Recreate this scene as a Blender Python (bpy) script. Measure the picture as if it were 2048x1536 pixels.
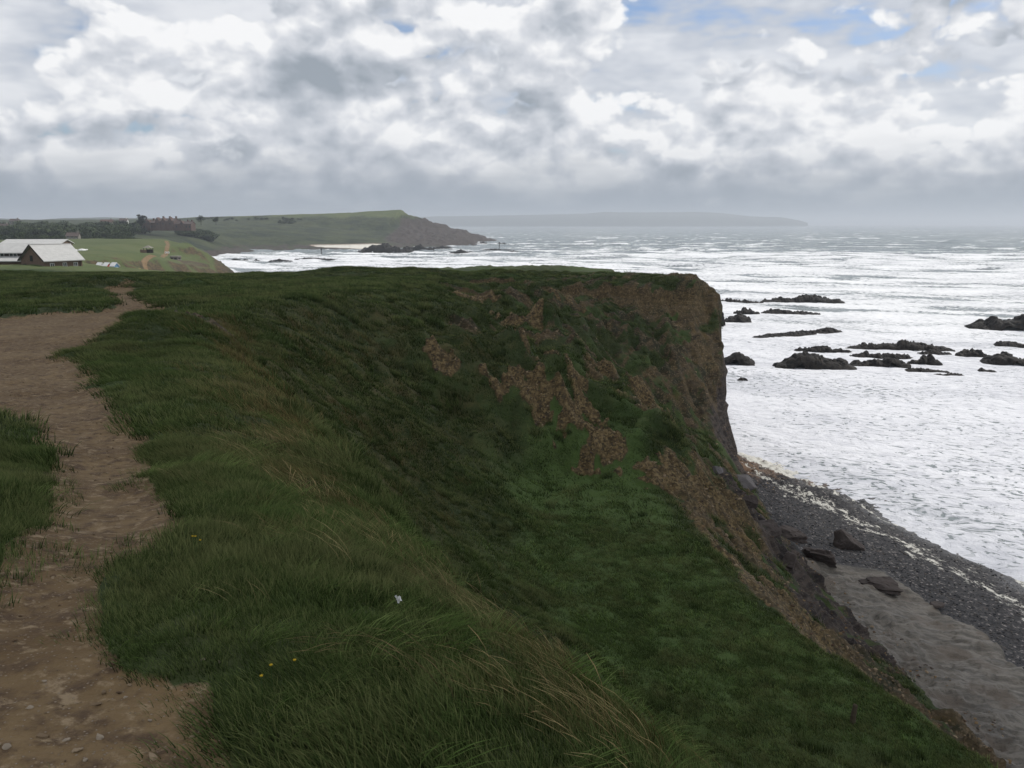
import bpy, bmesh, math, random
import numpy as np
from mathutils import Vector, Matrix

R = math.radians
SC = bpy.context.scene
COL = SC.collection
for o in list(bpy.data.objects):
    bpy.data.objects.remove(o, do_unlink=True)

# ------------------------------------------------------------------ camera, sky, sun, exposure
CAM_Z, F, CU, CV, PITCH = 28.0, 1690.0, 1024.0, 768.0, R(10.75)
SP, CP = math.sin(PITCH), math.cos(PITCH)
cd = bpy.data.cameras.new('camera'); cam = bpy.data.objects.new('camera', cd); COL.objects.link(cam)
cam.location = (0, 0, CAM_Z); cam.rotation_euler = (R(90) - PITCH, 0, 0)
cd.sensor_fit = 'HORIZONTAL'; cd.sensor_width = 36.0; cd.lens = 36.0 * F / 2048.0
cd.clip_start = 0.05; cd.clip_end = 60000
SC.camera = cam
SUN_AZ, SUN_EL = R(62), R(50)            # azimuth to the right of the view axis (+Y)
SUN_DIR = Vector((math.sin(SUN_AZ) * math.cos(SUN_EL), math.cos(SUN_AZ) * math.cos(SUN_EL), math.sin(SUN_EL)))
sl = bpy.data.lights.new('sun', 'SUN'); sl.energy = 3.0; sl.angle = R(3.0); sl.color = (1.0, 0.955, 0.89)
so = bpy.data.objects.new('sun', sl); COL.objects.link(so)
so.rotation_euler = (-SUN_DIR).to_track_quat('-Z', 'Y').to_euler()
SC.view_settings.view_transform = 'Standard'; SC.view_settings.look = 'None'
SC.view_settings.exposure = 0.0; SC.view_settings.gamma = 1.0
SC.view_settings.use_curve_mapping = False
SC.cycles.use_denoising = True
SC.cycles.max_bounces = 4; SC.cycles.diffuse_bounces = 2; SC.cycles.glossy_bounces = 2
SC.cycles.transmission_bounces = 2; SC.cycles.volume_bounces = 0; SC.cycles.transparent_max_bounces = 4
SC.cycles.use_adaptive_sampling = True; SC.cycles.adaptive_threshold = 0.012


class NT:
    """Tiny helper to write shader trees."""
    def __init__(s, tree):
        s.t = tree; s.n = tree.nodes; s.l = tree.links

    def put(s, sock, v):
        if v is None:
            return
        if isinstance(v, bpy.types.NodeSocket):
            s.l.new(v, sock)
        elif isinstance(v, (tuple, list)):
            n = len(sock.default_value)
            v = tuple(v)
            sock.default_value = v + (1.0,) * (n - len(v)) if len(v) < n else v[:n]
        else:
            try:
                sock.default_value = v
            except TypeError:
                sock.default_value = (v,) * len(sock.default_value)

    def node(s, typ, props=None, **ins):
        nd = s.n.new(typ)
        for k, v in (props or {}).items():
            setattr(nd, k, v)
        for k, v in ins.items():
            s.put(nd.inputs[k.replace('_', ' ')], v)
        return nd

    def m(s, op, a, b=None, c=None, clamp=False):
        nd = s.n.new('ShaderNodeMath'); nd.operation = op; nd.use_clamp = clamp
        for i, v in enumerate((a, b, c)):
            s.put(nd.inputs[i], v)
        return nd.outputs[0]

    def vm(s, op, a, b=None):
        nd = s.n.new('ShaderNodeVectorMath'); nd.operation = op
        s.put(nd.inputs[0], a)
        if op == 'SCALE':
            s.put(nd.inputs['Scale'], b)
        else:
            s.put(nd.inputs[1], b)
        return nd.outputs['Value'] if op in ('LENGTH', 'DOT_PRODUCT') else nd.outputs[0]

    def ss(s, x, a, b, lo=0.0, hi=1.0, typ='SMOOTHSTEP'):
        nd = s.n.new('ShaderNodeMapRange'); nd.interpolation_type = typ
        for i, v in enumerate((x, a, b, lo, hi)):
            s.put(nd.inputs[i], v)
        return nd.outputs[0]

    def mix(s, f, a, b, blend='MIX'):
        nd = s.n.new('ShaderNodeMix'); nd.data_type = 'RGBA'; nd.blend_type = blend
        s.put(nd.inputs[0], f); s.put(nd.inputs[6], a); s.put(nd.inputs[7], b)
        return nd.outputs[2]

    def noise(s, vec, scale, detail=4.0, rough=0.5, dist=0.0, out='Fac', dims='3D'):
        nd = s.n.new('ShaderNodeTexNoise'); nd.noise_dimensions = dims
        s.put(nd.inputs['Vector'], vec); s.put(nd.inputs['Scale'], scale); s.put(nd.inputs['Detail'], detail)
        s.put(nd.inputs['Roughness'], rough); s.put(nd.inputs['Distortion'], dist)
        return nd.outputs[out]

    def vor(s, vec, scale, feature='F1', out='Distance', detail=0.0, rand=1.0, smooth=None, dims='3D'):
        nd = s.n.new('ShaderNodeTexVoronoi'); nd.voronoi_dimensions = dims; nd.feature = feature
        s.put(nd.inputs['Vector'], vec); s.put(nd.inputs['Scale'], scale)
        if 'Detail' in nd.inputs: s.put(nd.inputs['Detail'], detail)
        s.put(nd.inputs['Randomness'], rand)
        if smooth is not None: s.put(nd.inputs['Smoothness'], smooth)
        return nd.outputs[out]

    def attr(s, name, out='Fac'):
        nd = s.n.new('ShaderNodeAttribute'); nd.attribute_name = name
        return nd.outputs[out]

    def mapping(s, vec, scale=(1, 1, 1), loc=(0, 0, 0), rot=(0, 0, 0)):
        nd = s.n.new('ShaderNodeMapping')
        s.put(nd.inputs['Vector'], vec); s.put(nd.inputs['Location'], loc)
        s.put(nd.inputs['Rotation'], rot); s.put(nd.inputs['Scale'], scale)
        return nd.outputs[0]


# ---- world: Nishita sky behind broken cumulus
W = bpy.data.worlds.new('World'); SC.world = W; W.use_nodes = True
t = NT(W.node_tree); t.n.clear()
sky = t.node('ShaderNodeTexSky'); sky.sky_type = 'NISHITA'; sky.sun_disc = False
sky.sun_elevation = SUN_EL; sky.sun_rotation = SUN_AZ; sky.air_density = 1.0; sky.dust_density = 1.0; sky.ozone_density = 1.5
tc = t.node('ShaderNodeTexCoord').outputs['Generated']
dirn = t.vm('NORMALIZE', tc)
sep = t.node('ShaderNodeSeparateXYZ', Vector=dirn)
dz = sep.outputs[2]


SEED_A = (23.60, 11.90, 5.85)


def ridge(n):                      # 0..1, round tops and sharp creases: reads as cauliflower
    return t.m('ABSOLUTE', t.m('SUBTRACT', t.m('MULTIPLY', n, 2.0), 1.0))


def cloud_density(vec, warp):
    w = t.vm('ADD', vec, warp)
    big = t.noise(t.mapping(w, (4.4, 4.4, 8.4), SEED_A), 1.0, 2.0, 0.45)
    small = t.noise(t.mapping(w, (14.0, 14.0, 26.0), (1.3, 5.2, 0.2)), 1.0, 3.0, 0.5)
    puff = ridge(t.noise(t.mapping(w, (20, 20, 30.0)), 1.0, 1.0, 0.5))
    puff2 = ridge(t.noise(t.mapping(w, (48, 48, 62.0), (4.0, 1.0, 2.0)), 1.0, 2.0, 0.55))
    d = t.m('ADD', t.m('MULTIPLY', big, 0.62), t.m('MULTIPLY', small, 0.28))
    return t.m('ADD', d, t.m('ADD', t.m('MULTIPLY', puff, 0.15), t.m('MULTIPLY', puff2, 0.05)))


warp0 = t.vm('SCALE', t.vm('SUBTRACT', t.noise(dirn, 16.0, 4.0, 0.6, out='Color'), (0.5, 0.5, 0.5)), 0.016)
D0 = cloud_density(dirn, warp0)
D1 = cloud_density(t.vm('ADD', dirn, (0.012, 0.0, 0.022)), warp0)
emb = t.m('SUBTRACT', D0, D1)
lowf = t.noise(t.mapping(dirn, (5.2, 5.2, 13.0), (7.7, 2.1, 4.4)), 1.0, 2.0, 0.5)
back = t.noise(t.mapping(dirn, (5.0, 5.0, 14.0), (2.2, 9.1, 3.3)), 1.0, 4.0, 0.6)
alpha = t.ss(t.m('ADD', D0, t.ss(dz, 0.03, 0.20, 0.10, 0.0)), 0.44, 0.482)
lit = t.m('ADD', 0.60, t.m('MULTIPLY', emb, 4.8))
lit = t.m('ADD', lit, t.ss(D0, 0.47, 0.64, 0.16, -0.10))
lit = t.m('ADD', lit, t.ss(lowf, 0.42, 0.66, 0.14, -0.26))
lit = t.m('MULTIPLY', lit, 1.0, clamp=True)
cr = t.node('ShaderNodeValToRGB', Fac=lit)
el = cr.color_ramp.elements
el[0].position = 0.0; el[0].color = (0.33, 0.375, 0.43, 1)
el[1].position = 1.0; el[1].color = (0.97, 0.975, 0.985, 1)
e = el.new(0.35); e.color = (0.47, 0.51, 0.57, 1)
e = el.new(0.7); e.color = (0.70, 0.725, 0.775, 1)
cloud = cr.outputs[0]
thin = t.ss(back, 0.34, 0.47, 0.0, 0.94)
thinc = t.mix(t.ss(back, 0.42, 0.62), (0.58, 0.615, 0.68), (0.84, 0.855, 0.885))
dzv = t.m('ADD', dz, t.m('MULTIPLY', t.m('SUBTRACT', t.noise(t.mapping(dirn, (7, 7, 26)), 1.0, 3.0, 0.6), 0.5), 0.07))
veil = t.ss(dzv, 0.012, 0.10, 0.95, 0.0)
grey = t.mix(t.ss(dz, 0.0, 0.07), (0.33, 0.385, 0.45), (0.29, 0.335, 0.40))
BR = 10.0
colr = t.mix(1.0, sky.outputs[0], (0.95, 1.0, 1.12), 'MULTIPLY')
colr = t.mix(thin, colr, t.vm('SCALE', thinc, BR))
colr = t.mix(alpha, colr, t.vm('SCALE', cloud, BR))
colr = t.mix(veil, colr, t.vm('SCALE', grey, BR))
bg = t.node('ShaderNodeBackground', Color=colr, Strength=0.1)
t.l.new(bg.outputs[0], t.node('ShaderNodeOutputWorld').inputs['Surface'])
W.cycles.sampling_method = 'MANUAL'; W.cycles.sample_map_resolution = 512


# ------------------------------------------------------------------ numeric helpers
rng = np.random.default_rng(7)
_perm = rng.permutation(4096).astype(np.int32)
_perm = np.concatenate([_perm, _perm])
_ga = rng.random(4096) * 2 * np.pi
_gx, _gy = np.cos(_ga).astype(np.float32), np.sin(_ga).astype(np.float32)


def perlin(x, y):
    x = np.asarray(x, np.float64); y = np.asarray(y, np.float64)
    xi = np.floor(x); yi = np.floor(y)
    xf = (x - xi).astype(np.float32); yf = (y - yi).astype(np.float32)
    xi = xi.astype(np.int64) & 4095; yi = yi.astype(np.int64) & 4095
    u = xf * xf * xf * (xf * (xf * 6 - 15) + 10); v = yf * yf * yf * (yf * (yf * 6 - 15) + 10)
    x1 = (xi + 1) & 4095; y1 = (yi + 1) & 4095
    px0 = _perm[xi]; px1 = _perm[x1]

    def g(p, yy, fx, fy):
        h = _perm[(p + yy) & 4095]
        return _gx[h] * fx + _gy[h] * fy
    a = g(px0, yi, xf, yf); b = g(px1, yi, xf - 1, yf)
    c = g(px0, y1, xf, yf - 1); d = g(px1, y1, xf - 1, yf - 1)
    return (a + u * (b - a)) * (1 - v) + (c + u * (d - c)) * v


def fbm(x, y, scale=1.0, oct=4, gain=0.5, lac=2.03, seed=0.0):
    r = 0; amp = 1.0; f = 1.0 / scale
    for i in range(oct):
        r = r + amp * perlin(x * f + 17.3 * i + seed * 31.7, y * f - 9.1 * i + seed * 13.1)
        amp *= gain; f *= lac
    return r


def ridged(x, y, scale=1.0, oct=4, seed=0.0):
    r = 0; amp = 1.0; f = 1.0 / scale
    for i in range(oct):
        r = r + amp * (1 - 2.2 * np.abs(perlin(x * f + 7.3 * i + seed * 11.7, y * f - 5.1 * i + seed * 3.1)))
        amp *= 0.5; f *= 2.1
    return r


def sst(x, a, b):
    k = np.clip((x - a) / (b - a), 0, 1)
    return k * k * (3 - 2 * k)


def at(u, v, d=None, z=None):
    """photo pixel (2048 x 1536) plus depth along the view axis, or height above the sea -> point of the place"""
    k = SP + CP * (v - CV) / F
    if d is None:
        d = (CAM_Z - z) / k
    return Vector(((u - CU) / F * d, d * (CP - SP * (v - CV) / F), CAM_Z - k * d))


def blur(a, n, it=2):
    for _ in range(it):
        for ax in (0, 1):
            p = np.concatenate([np.repeat(a.take([0], ax), n, ax), a, np.repeat(a.take([-1], ax), n + 1, ax)], ax)
            c = np.cumsum(p, axis=ax, dtype=np.float64)
            L = a.shape[ax]
            hi = c.take(range(2 * n, 2 * n + L), ax)
            lo = np.concatenate([np.zeros_like(c.take([0], ax)), c.take(range(0, L - 1), ax)], ax)
            a = (hi - lo) / (2 * n + 1)
    return a


def in_poly(x, y, poly):
    inside = np.zeros(np.shape(x), bool)
    n = len(poly)
    for i in range(n):
        x0, y0 = poly[i]; x1, y1 = poly[(i + 1) % n]
        if y0 == y1:
            continue
        c = ((y0 > y) != (y1 > y)) & (x < (x1 - x0) * (y - y0) / (y1 - y0) + x0)
        inside ^= c
    return inside


# ------------------------------------------------------------------ near land: a lofted coast profile
# y : crest b1 b2 b3 bench-in edge s1 s2 base, waterline x
SECT = [
 (-16, [(3, 26.4), (5, 25), (7.5, 22), (10, 19), (13, 15.5), (16, 13), (18, 10), (22, 6), (26, 3.4)], 46),
 (0, [(1.4, 26.3), (2.6, 25.4), (4.2, 23.4), (7, 20.3), (11, 16.4), (15, 13.2), (17, 10), (21, 6), (25, 3.6)], 46),
 (3.8, [(-.1, 26.15), (1, 25.3), (2.6, 23.4), (5.5, 20), (10, 16.2), (15, 13), (17, 9.8), (20.5, 6), (25, 3.7)], 46),
 (7.5, [(-2.1, 25.8), (-1.1, 24.8), (.4, 22.6), (3.2, 18.9), (8, 15.7), (15, 12.8), (17, 9.5), (20.5, 5.8), (25, 3.7)], 46),
 (14, [(-4.5, 25.45), (-3.3, 24.0), (-1.7, 21.7), (1.2, 18.2), (5.5, 15.5), (14.6, 13.0), (17, 9), (20.5, 5.4), (24.5, 3.7)], 46),
 (21, [(-7.4, 25.), (-5.8, 23.2), (-3.8, 20.5), (-.7, 17.0), (3.4, 14.9), (13.3, 13.3), (16, 9.2), (20, 5.2), (23.5, 3.7)], 45.5),
 (30, [(-11, 24.6), (-8.6, 22.4), (-6, 19.6), (-2.8, 16.6), (1, 14.7), (8.7, 14.2), (12.2, 10.6), (17, 6.4), (22, 3.9)], 45),
 (38, [(-11.5, 24.4), (-8.6, 22.0), (-5.5, 18.9), (-2.5, 16.3), (1.2, 14.5), (7.8, 14.2), (11.5, 10.8), (17, 6.2), (21.5, 3.5)], 44.5),
 (45, [(-11, 24.2), (-7.6, 21.4), (-5, 18.7), (-2, 16), (1.6, 14.2), (7.2, 14.5), (11, 11.6), (17, 6.3), (21, 3.2)], 43.5),
 (48.6, [(-10.7, 24.05), (-7, 21.6), (-4.2, 19.9), (-1, 18.5), (2.8, 16.9), (8.3, 14.9), (12.2, 11.3), (17, 6.5), (21.1, 3.0)], 43),
 (52, [(-10.3, 23.9), (-6.5, 21.8), (-3, 19.6), (0, 18), (3.5, 16.2), (8.5, 14.4), (12.5, 11), (17, 6.6), (21.2, 2.9)], 42.5),
 (60, [(-8.6, 23.5), (-5, 21.9), (-2, 20.3), (1, 18.7), (4, 17), (8.5, 14.4), (12.5, 11.2), (17, 7), (21.5, 2.7)], 41),
 (68, [(-7.2, 23.1), (-3.5, 21.4), (-1, 20), (2, 18.4), (5, 16.6), (9, 13.9), (13, 10.6), (17, 7.2), (22, 2.5)], 39.5),
 (75, [(-6, 22.7), (-2.5, 21.0), (0, 19.6), (3, 17.6), (6, 15.4), (9, 13.1), (13, 10.2), (17.5, 7.0), (23, 2.2)], 37.3),
 (82, [(-6, 22.5), (-2, 21.3), (1, 20), (4, 18.5), (7, 16.7), (11, 14), (15, 11.2), (19, 8.2), (24, 1.9)], 34.2),
 (88, [(-6, 22.3), (-2, 21.6), (2, 20.5), (6, 19.2), (10, 17.5), (14, 15.6), (18, 13.2), (21.5, 9), (24.4, 1.6)], 32),
 (93, [(-6, 22.1), (-1, 21.6), (4, 20.8), (8, 20), (12, 19.2), (16, 18.6), (20.2, 17.6), (23.5, 14), (24.6, 1.2)], 30.3),
 (96, [(-6, 22.2), (0, 22), (5, 21.4), (9, 21.3), (13, 21.3), (17, 21.5), (21, 21.4), (23.8, 19.6), (24.6, 1)], 29.5),
 (100, [(-6, 22.1), (0, 21.9), (5, 21.6), (9, 21.5), (13, 21.5), (17, 21.6), (21, 21.4), (23.9, 19.2), (24.7, .8)], 28.6),
 (106, [(-6, 21.9), (0, 21.7), (4, 21.5), (7, 21.5), (10, 21.5), (14, 21.5), (18.5, 21.2), (21.8, 17.5), (23.2, .5)], 27),
 (114, [(-6, 21.7), (-2, 21.5), (1, 21.4), (3, 21.4), (5, 21.4), (8, 21.4), (11, 21.2), (13.5, 15), (16, .3)], 22),
 (124, [(-6, 21.5), (-2, 21.3), (1, 21.2), (4, 21.2), (7, 21.2), (10, 21.2), (13.5, 21), (15, 14), (17, .3)], 23),
 (133, [(-8, 21.2), (-3, 21.1), (1, 21.1), (4, 21.1), (8, 21.1), (12, 21.1), (16.4, 21), (17.2, 13), (18.2, .3)], 22),
 (142, [(-10, 20.6), (-6, 20.6), (-2, 20.6), (2, 20.6), (6, 20.7), (10, 20.7), (14, 20.6), (15.5, 12), (17, .2)], 21),
 (155, [(-40, 18.3), (-36, 18.2), (-30, 18.5), (-24, 18.8), (-18, 19), (-12, 19), (-8, 18.5), (-6, 10), (-4, 0)], 0),
 (175, [(-64, 17.4), (-61, 17), (-58, 17), (-55, 17), (-52, 17), (-48, 17), (-45, 16), (-42, 8), (-40, 0)], -36),
 (216, [(-112, 15), (-109, 14), (-106, 14), (-103, 14), (-100, 14), (-97, 14), (-94, 13), (-92, 6), (-90, 0)], -86),
]
ZPY = [-16, 0, 3.8, 7.5, 14, 21, 30, 38, 45, 52, 60, 68, 75, 82, 90, 96, 106, 114, 124, 142, 155, 175, 216]
ZPZ = [26.6, 26.45, 26.3, 26.0, 25.4, 24.95, 24.6, 24.3, 24.05, 23.85, 23.6, 23.35, 23.15, 22.95, 22.85, 22.7, 22.3, 21.9, 21.3, 20.9, 20.8, 20.7, 20]
KCY = [-16, 75, 96, 106, 114, 124, 133, 142, 155, 175, 216]
KCX = [-28, -28, -28, -28, -28, -28, -28, -28, -48, -70, -118]
GX0, GY0, GS = -135.0, -16.0, 0.25
NX, NY = 860, 928
gx = GX0 + GS * np.arange(NX); gy = GY0 + GS * np.arange(NY)
sy = np.array([s[0] for s in SECT], float)
sx = np.array([[p[0] for p in s[1]] + [s[2], s[2] + 35] for s in SECT], float)
sz = np.array([[p[1] for p in s[1]] + [0.0, -4.5] for s in SECT], float)


def loft(yv):
    """smoothed interpolation of the sections in y"""
    acc_x = 0; acc_z = 0
    for o_, w_ in ((-1.3, .25), (0, .5), (1.3, .25)):
        yy = np.clip(yv + o_ * sst(yv, 0, 12), sy[0], sy[-1])
        acc_x = acc_x + w_ * np.array([np.interp(yy, sy, sx[:, k]) for k in range(sx.shape[1])])
        acc_z = acc_z + w_ * np.array([np.interp(yy, sy, sz[:, k]) for k in range(sz.shape[1])])
    return acc_x, acc_z


lx, lz = loft(gy)
zp = np.interp(gy, ZPY, ZPZ)
kcx = np.interp(gy, KCY, KCX)
kcz = zp - np.interp(gy, [-16, 60, 80, 96, 106, 114, 124, 133, 142, 155, 175, 216], [0, 0, .45, .55, .75, .95, 1.3, 1.7, 2.1, 2.4, 3.1, 4.0])
kbx = np.minimum(-20 - .42 * gy, -33)
H = np.empty((NY, NX)); KK = np.empty((NY, NX))
for j in range(NY):
    cx = lx[0, j]
    xs = np.concatenate([[-260, kbx[j] - .0, min(kcx[j], cx - 4.0), cx - 2.5], lx[:, j]])
    zs = np.concatenate([[zp[j] + .5, zp[j], kcz[j], max(lz[0, j], (zp[j] if gy[j] < 96 else lz[0, j])) + .02], lz[:, j]])
    H[j] = np.interp(gx, xs, zs); KK[j] = np.interp(gx, xs, np.arange(len(xs)))
# KK: 0 far,1,2 plateau,3,4 crest,5,6,7 bank,8 bench inner,9 edge,10,11 scarp,12 base,13 water
Hs = blur(H, 1, 1); kb_ = sst(gy, 82, 90)[:, None]; H = blur(H, 2, 2) * (1 - kb_) + Hs * kb_
X, Y = np.meshgrid(gx, gy)
land = sst(KK, 13.2, 12.4)
bank = sst(KK, 3.8, 5.0) * sst(KK, 9.6, 8.6)
slump = sst(KK, 4.6, 6.5) * sst(KK, 11.8, 10.5) * sst(Y, 44, 52) * sst(Y, 96, 84)
bench = sst(KK, 7.6, 8.3) * sst(KK, 9.1, 8.8) * sst(Y, 52, 42) * sst(Y, 12, 22)
scarp = sst(KK, 9.0, 9.5) * sst(KK, 12.4, 11.8)
near_damp = sst(np.hypot(X, Y), 2.0, 9.0)
# turf hummocks and slump lobes
H += bank * (1 - bench * .8) * near_damp * (0.55 * fbm(X, Y, 6.5, 3, seed=1) + 0.30 * ridged(X * .8, Y, 3.4, 3, seed=2) - .12)
H += slump * (1.35 * ridged(X + .6 * Y, Y - .3 * X, 8.0, 3, seed=3) - .75 + .45 * fbm(X, Y, 2.6, 3, seed=4))
H += sst(KK, 4.2, 3.2) * (0.16 + .16 * sst(Y, 60, 84)) * near_damp * fbm(X, Y, 8.0, 3, seed=5)
H += land * near_damp * 0.10 * fbm(X, Y, 1.4, 3, seed=6)
H += sst(KK, 12.0, 12.5) * sst(KK, 13.8, 13.2) * .34 * fbm(X, Y, 13.0, 2, seed=8)
H += scarp * sst(Y, 128, 106) * (0.55 * ridged(X + Y * .3, Y * 1.2, 3.6, 4, seed=7) - .25)
# slump terraces: broken turf edges with a bare riser below
def riser(y0, amp, wob, seed, x0, x1, drop, run):
    global H
    line = y0 + wob * fbm(X, X * 0, 9.0, 3, seed=seed) + amp * (X - 8) / 14
    dd = line - Y                           # >0 on the camera side
    m = sst(X, x0, x0 + 4) * sst(X, x1, x1 - 2.5)
    H -= m * drop * sst(dd, -.10, .55) * np.clip(1 - dd / run, 0, 1)
    return m * sst(dd, -.15, .15) * sst(dd, 3.6, .9)
rise_top = riser(94.2, 2.0, 2.4, 11, -9, 23.5, 1.55, 7.5)
rise_mid = riser(80.5, 3.5, 2.6, 12, -9, 3.0, .8, 5.0)
rise_low = riser(60.0, 6.0, 3.0, 13, -6, 5.5, .9, 5.0)
rise_a = riser(70.0, -5.0, 3.0, 14, 0, 10, .7, 4.0)
GUL = np.zeros_like(H)
for pts, w_, dep in (([(3.0, 70), (4.6, 63), (6.6, 55), (8.2, 50.5)], .85, 1.0), ([(6.4, 73), (9.0, 69), (12.3, 65.5), (15, 61)], .9, .9), ([(-1.4, 59), (.8, 57.5), (3.4, 56)], 1.0, .45),
                     ([(-3.2, 83), (-1.0, 80), (1.6, 76), (3.0, 70)], .6, .6), ([(8.5, 77.5), (12, 76.5), (16.5, 75), (20, 73)], .8, .9), ([(5.2, 59), (5.6, 54), (5.0, 50.5)], .5, .7),
                     ([(9.4, 58), (11.6, 54), (14.5, 51)], .7, .8), ([(-4, 66), (-2.6, 63), (-.8, 61.2)], .5, .5)):
    wx_ = X + .8 * fbm(X, Y, 2.5, 3, seed=15); wy_ = Y + 1.2 * fbm(X, Y, 3.0, 3, seed=16)
    for q0, q1 in zip(pts[:-1], pts[1:]):
        e_ = (q1[0] - q0[0], q1[1] - q0[1]); tt_ = np.clip(((wx_ - q0[0]) * e_[0] + (wy_ - q0[1]) * e_[1]) / (e_[0] ** 2 + e_[1] ** 2), 0, 1)
        d_ = np.hypot(wx_ - q0[0] - tt_ * e_[0], wy_ - q0[1] - tt_ * e_[1])
        GUL = np.maximum(GUL, dep * np.exp(-(d_ / w_) ** 2))
H -= GUL * 1.1
gm = np.random.default_rng(23)
for _ in range(46):                                       # turf-capped slump blocks, steep on their downhill side
    my = gm.uniform(48.5, 84); mx = gm.uniform(-6.5, 9.5) + .0 * my; mr = gm.uniform(1.1, 2.6); mh = gm.uniform(.45, 1.15)
    dx_ = (X - mx) / mr; dy_ = (Y - my) / (mr * 1.15); dy_ = np.where(dy_ < 0, dy_ * 2.0, dy_)
    H += slump * mh * np.clip(1.15 * np.exp(-(dx_ ** 2 + dy_ ** 2)), 0, .85)
for my, mx, mr, mh in ((10.5, -1.0, 1.5, .5), (16, -2.2, 2.0, .6), (23, -4.5, 2.2, .7), (30, -6.5, 2.4, .7), (19, 1.5, 2.4, .6), (36, -5, 2.2, .6), (27, -1.5, 2.2, .5), (13, 3.2, 1.8, .5), (8.0, 2.6, 1.3, .4)):
    dx_ = (X - mx) / mr; dx_ = np.where(dx_ > 0, dx_ * 1.9, dx_); dy_ = (Y - my) / (mr * 1.6)
    H += bank * mh * np.exp(-(dx_ ** 2 + dy_ ** 2))
H += (slump * .30 + bank * (1 - bench * .85) * near_damp * .20) * (ridged(X, Y, 1.9, 2, seed=17) - .55)
for pu, pv, mr, mh in ((1030, 850, 1.9, 1.3), (1105, 815, 1.8, 1.2), (1130, 885, 1.8, 1.5), (1205, 830, 1.7, 1.2), (1250, 925, 1.6, 1.3), (1180, 935, 1.5, 1.4), (1295, 870, 1.7, 1.1), (1060, 925, 1.7, 1.5),
                       (985, 905, 1.9, 1.2), (1000, 700, 2.4, 1.2), (900, 650, 2.6, 1.0), (1100, 660, 2.2, 1.0), (840, 760, 2.2, .9), (930, 820, 2.2, 1.1), (780, 660, 2.6, .9)):
    k_ = SP + CP * (pv - CV) / F
    dd_ = np.geomspace(20, 120, 900); px_ = (pu - CU) / F * dd_; py_ = dd_ * (CP - SP * (pv - CV) / F)
    hz0 = H[np.clip(((py_ - GY0) / GS).astype(int), 0, NY - 1), np.clip(((px_ - GX0) / GS).astype(int), 0, NX - 1)]
    q = np.argmax(CAM_Z - k_ * dd_ < hz0); mr *= .72; mh *= .62; mx, my = px_[q], py_[q] + mr * .6
    wx_ = X + .9 * fbm(X, Y, 2.2, 3, seed=pu); wy_ = Y + .9 * fbm(X, Y, 2.2, 3, seed=pv)
    dx_ = (wx_ - mx) / mr; dy_ = (wy_ - my) / (mr * 1.3); dy_ = np.where(dy_ < 0, dy_ * 1.7, dy_ * .8)
    H += mh * np.exp(-(dx_ ** 2 + dy_ ** 2) ** 1.6)
hf = sst(KK, 6.0, 7.5) * sst(KK, 12.0, 11.4) * sst(Y, 77, 84) * sst(Y, 97, 92)
H += hf * (.95 * ridged(X + .15 * Y, Y * .22, 3.2, 3, seed=18) - .55)
hol = np.exp(-(((X + .2) / 1.5) ** 2 + ((Y - 12.0) / 3.0) ** 2)); H -= .7 * hol
H += 0.9 * sst(np.hypot(X + 26, Y - 90), 16, 2) * sst(KK, 4.6, 3.8) * .3
for (mx, my, mr, mh) in ((-17, 92, 6, .75), (-11, 97, 5, .6), (8.4, 46.5, 3.2, .9), (5.5, 56, 3.0, 1.1), (1.0, 62, 3.5, .9),
                         (9.5, 63, 3.2, 1.0), (-24.5, 47, 3, .35), (-33, 40, 6, .3), (-29, 61, 4.5, .8), (-23.3, 62, 1.4, .6), (-10.8, 25.5, 2.6, .5)):
    H += mh * np.exp(-((X - mx) ** 2 + (Y - my) ** 2) / (mr * mr * .5))


def hs(x, y, A=None):
    A = H if A is None else A
    fx = np.clip((np.asarray(x, float) - GX0) / GS, 0, NX - 1.001); fy = np.clip((np.asarray(y, float) - GY0) / GS, 0, NY - 1.001)
    i = fx.astype(int); j = fy.astype(int); a = fx - i; b = fy - j
    return (A[j, i] * (1 - a) + A[j, i + 1] * a) * (1 - b) + (A[j + 1, i] * (1 - a) + A[j + 1, i + 1] * a) * b


def hit(u, v, dmax=200.0, d0=2.0):
    """where the sight line through a photo pixel meets the near land"""
    p = at(u, v, 1.0) - Vector((0, 0, CAM_Z))
    ds = np.geomspace(d0, dmax, 3000)
    f = CAM_Z + p.z * ds - hs(p.x * ds, p.y * ds)
    k = np.argmax(f < 0) if (f < 0).any() else len(ds) - 1
    d = ds[k]
    return Vector((p.x * d, p.y * d, CAM_Z + p.z * d))


PATH_UV = [(-420, 1700), (-420, 1420), (-120, 1210), (0, 1110), (45, 1040), (75, 960), (80, 920), (65, 862), (45, 828), (0, 820), (-160, 812),
           (-260, 720), (-160, 650), (0, 630), (40, 629), (110, 618), (200, 620), (234, 612), (222, 592), (206, 574), (236, 572), (245, 556),
           (262, 556), (268, 575), (285, 595), (325, 611), (318, 619), (240, 645), (205, 665), (200, 685), (112, 705), (165, 716), (200, 750),
           (172, 765), (195, 776), (240, 790), (260, 830), (300, 880), (315, 905), (290, 935), (330, 975), (370, 1010), (365, 1050), (340, 1090),
           (240, 1115), (205, 1160), (195, 1230), (215, 1290), (245, 1330), (330, 1345), (430, 1345), (446, 1380), (440, 1420), (490, 1500), (470, 1700)]
path_xy = [tuple(hit(u, v, 140, 1.0)[:2]) for u, v in PATH_UV]


def path_mask(x, y):
    wx = x + .13 * fbm(x, y, .9, 4, .6, seed=21) * np.clip(y / 8, .5, 2.2); wy = y + .35 * fbm(x, y, 1.1, 4, .6, seed=22) * np.clip(y / 10, .4, 2.5)
    return in_poly(wx, wy, path_xy).astype(float)


PM = blur(path_mask(X, Y), 1, 1)
H -= .09 * PM * near_damp + .05 * PM
H = H.astype(np.float64)


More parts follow.
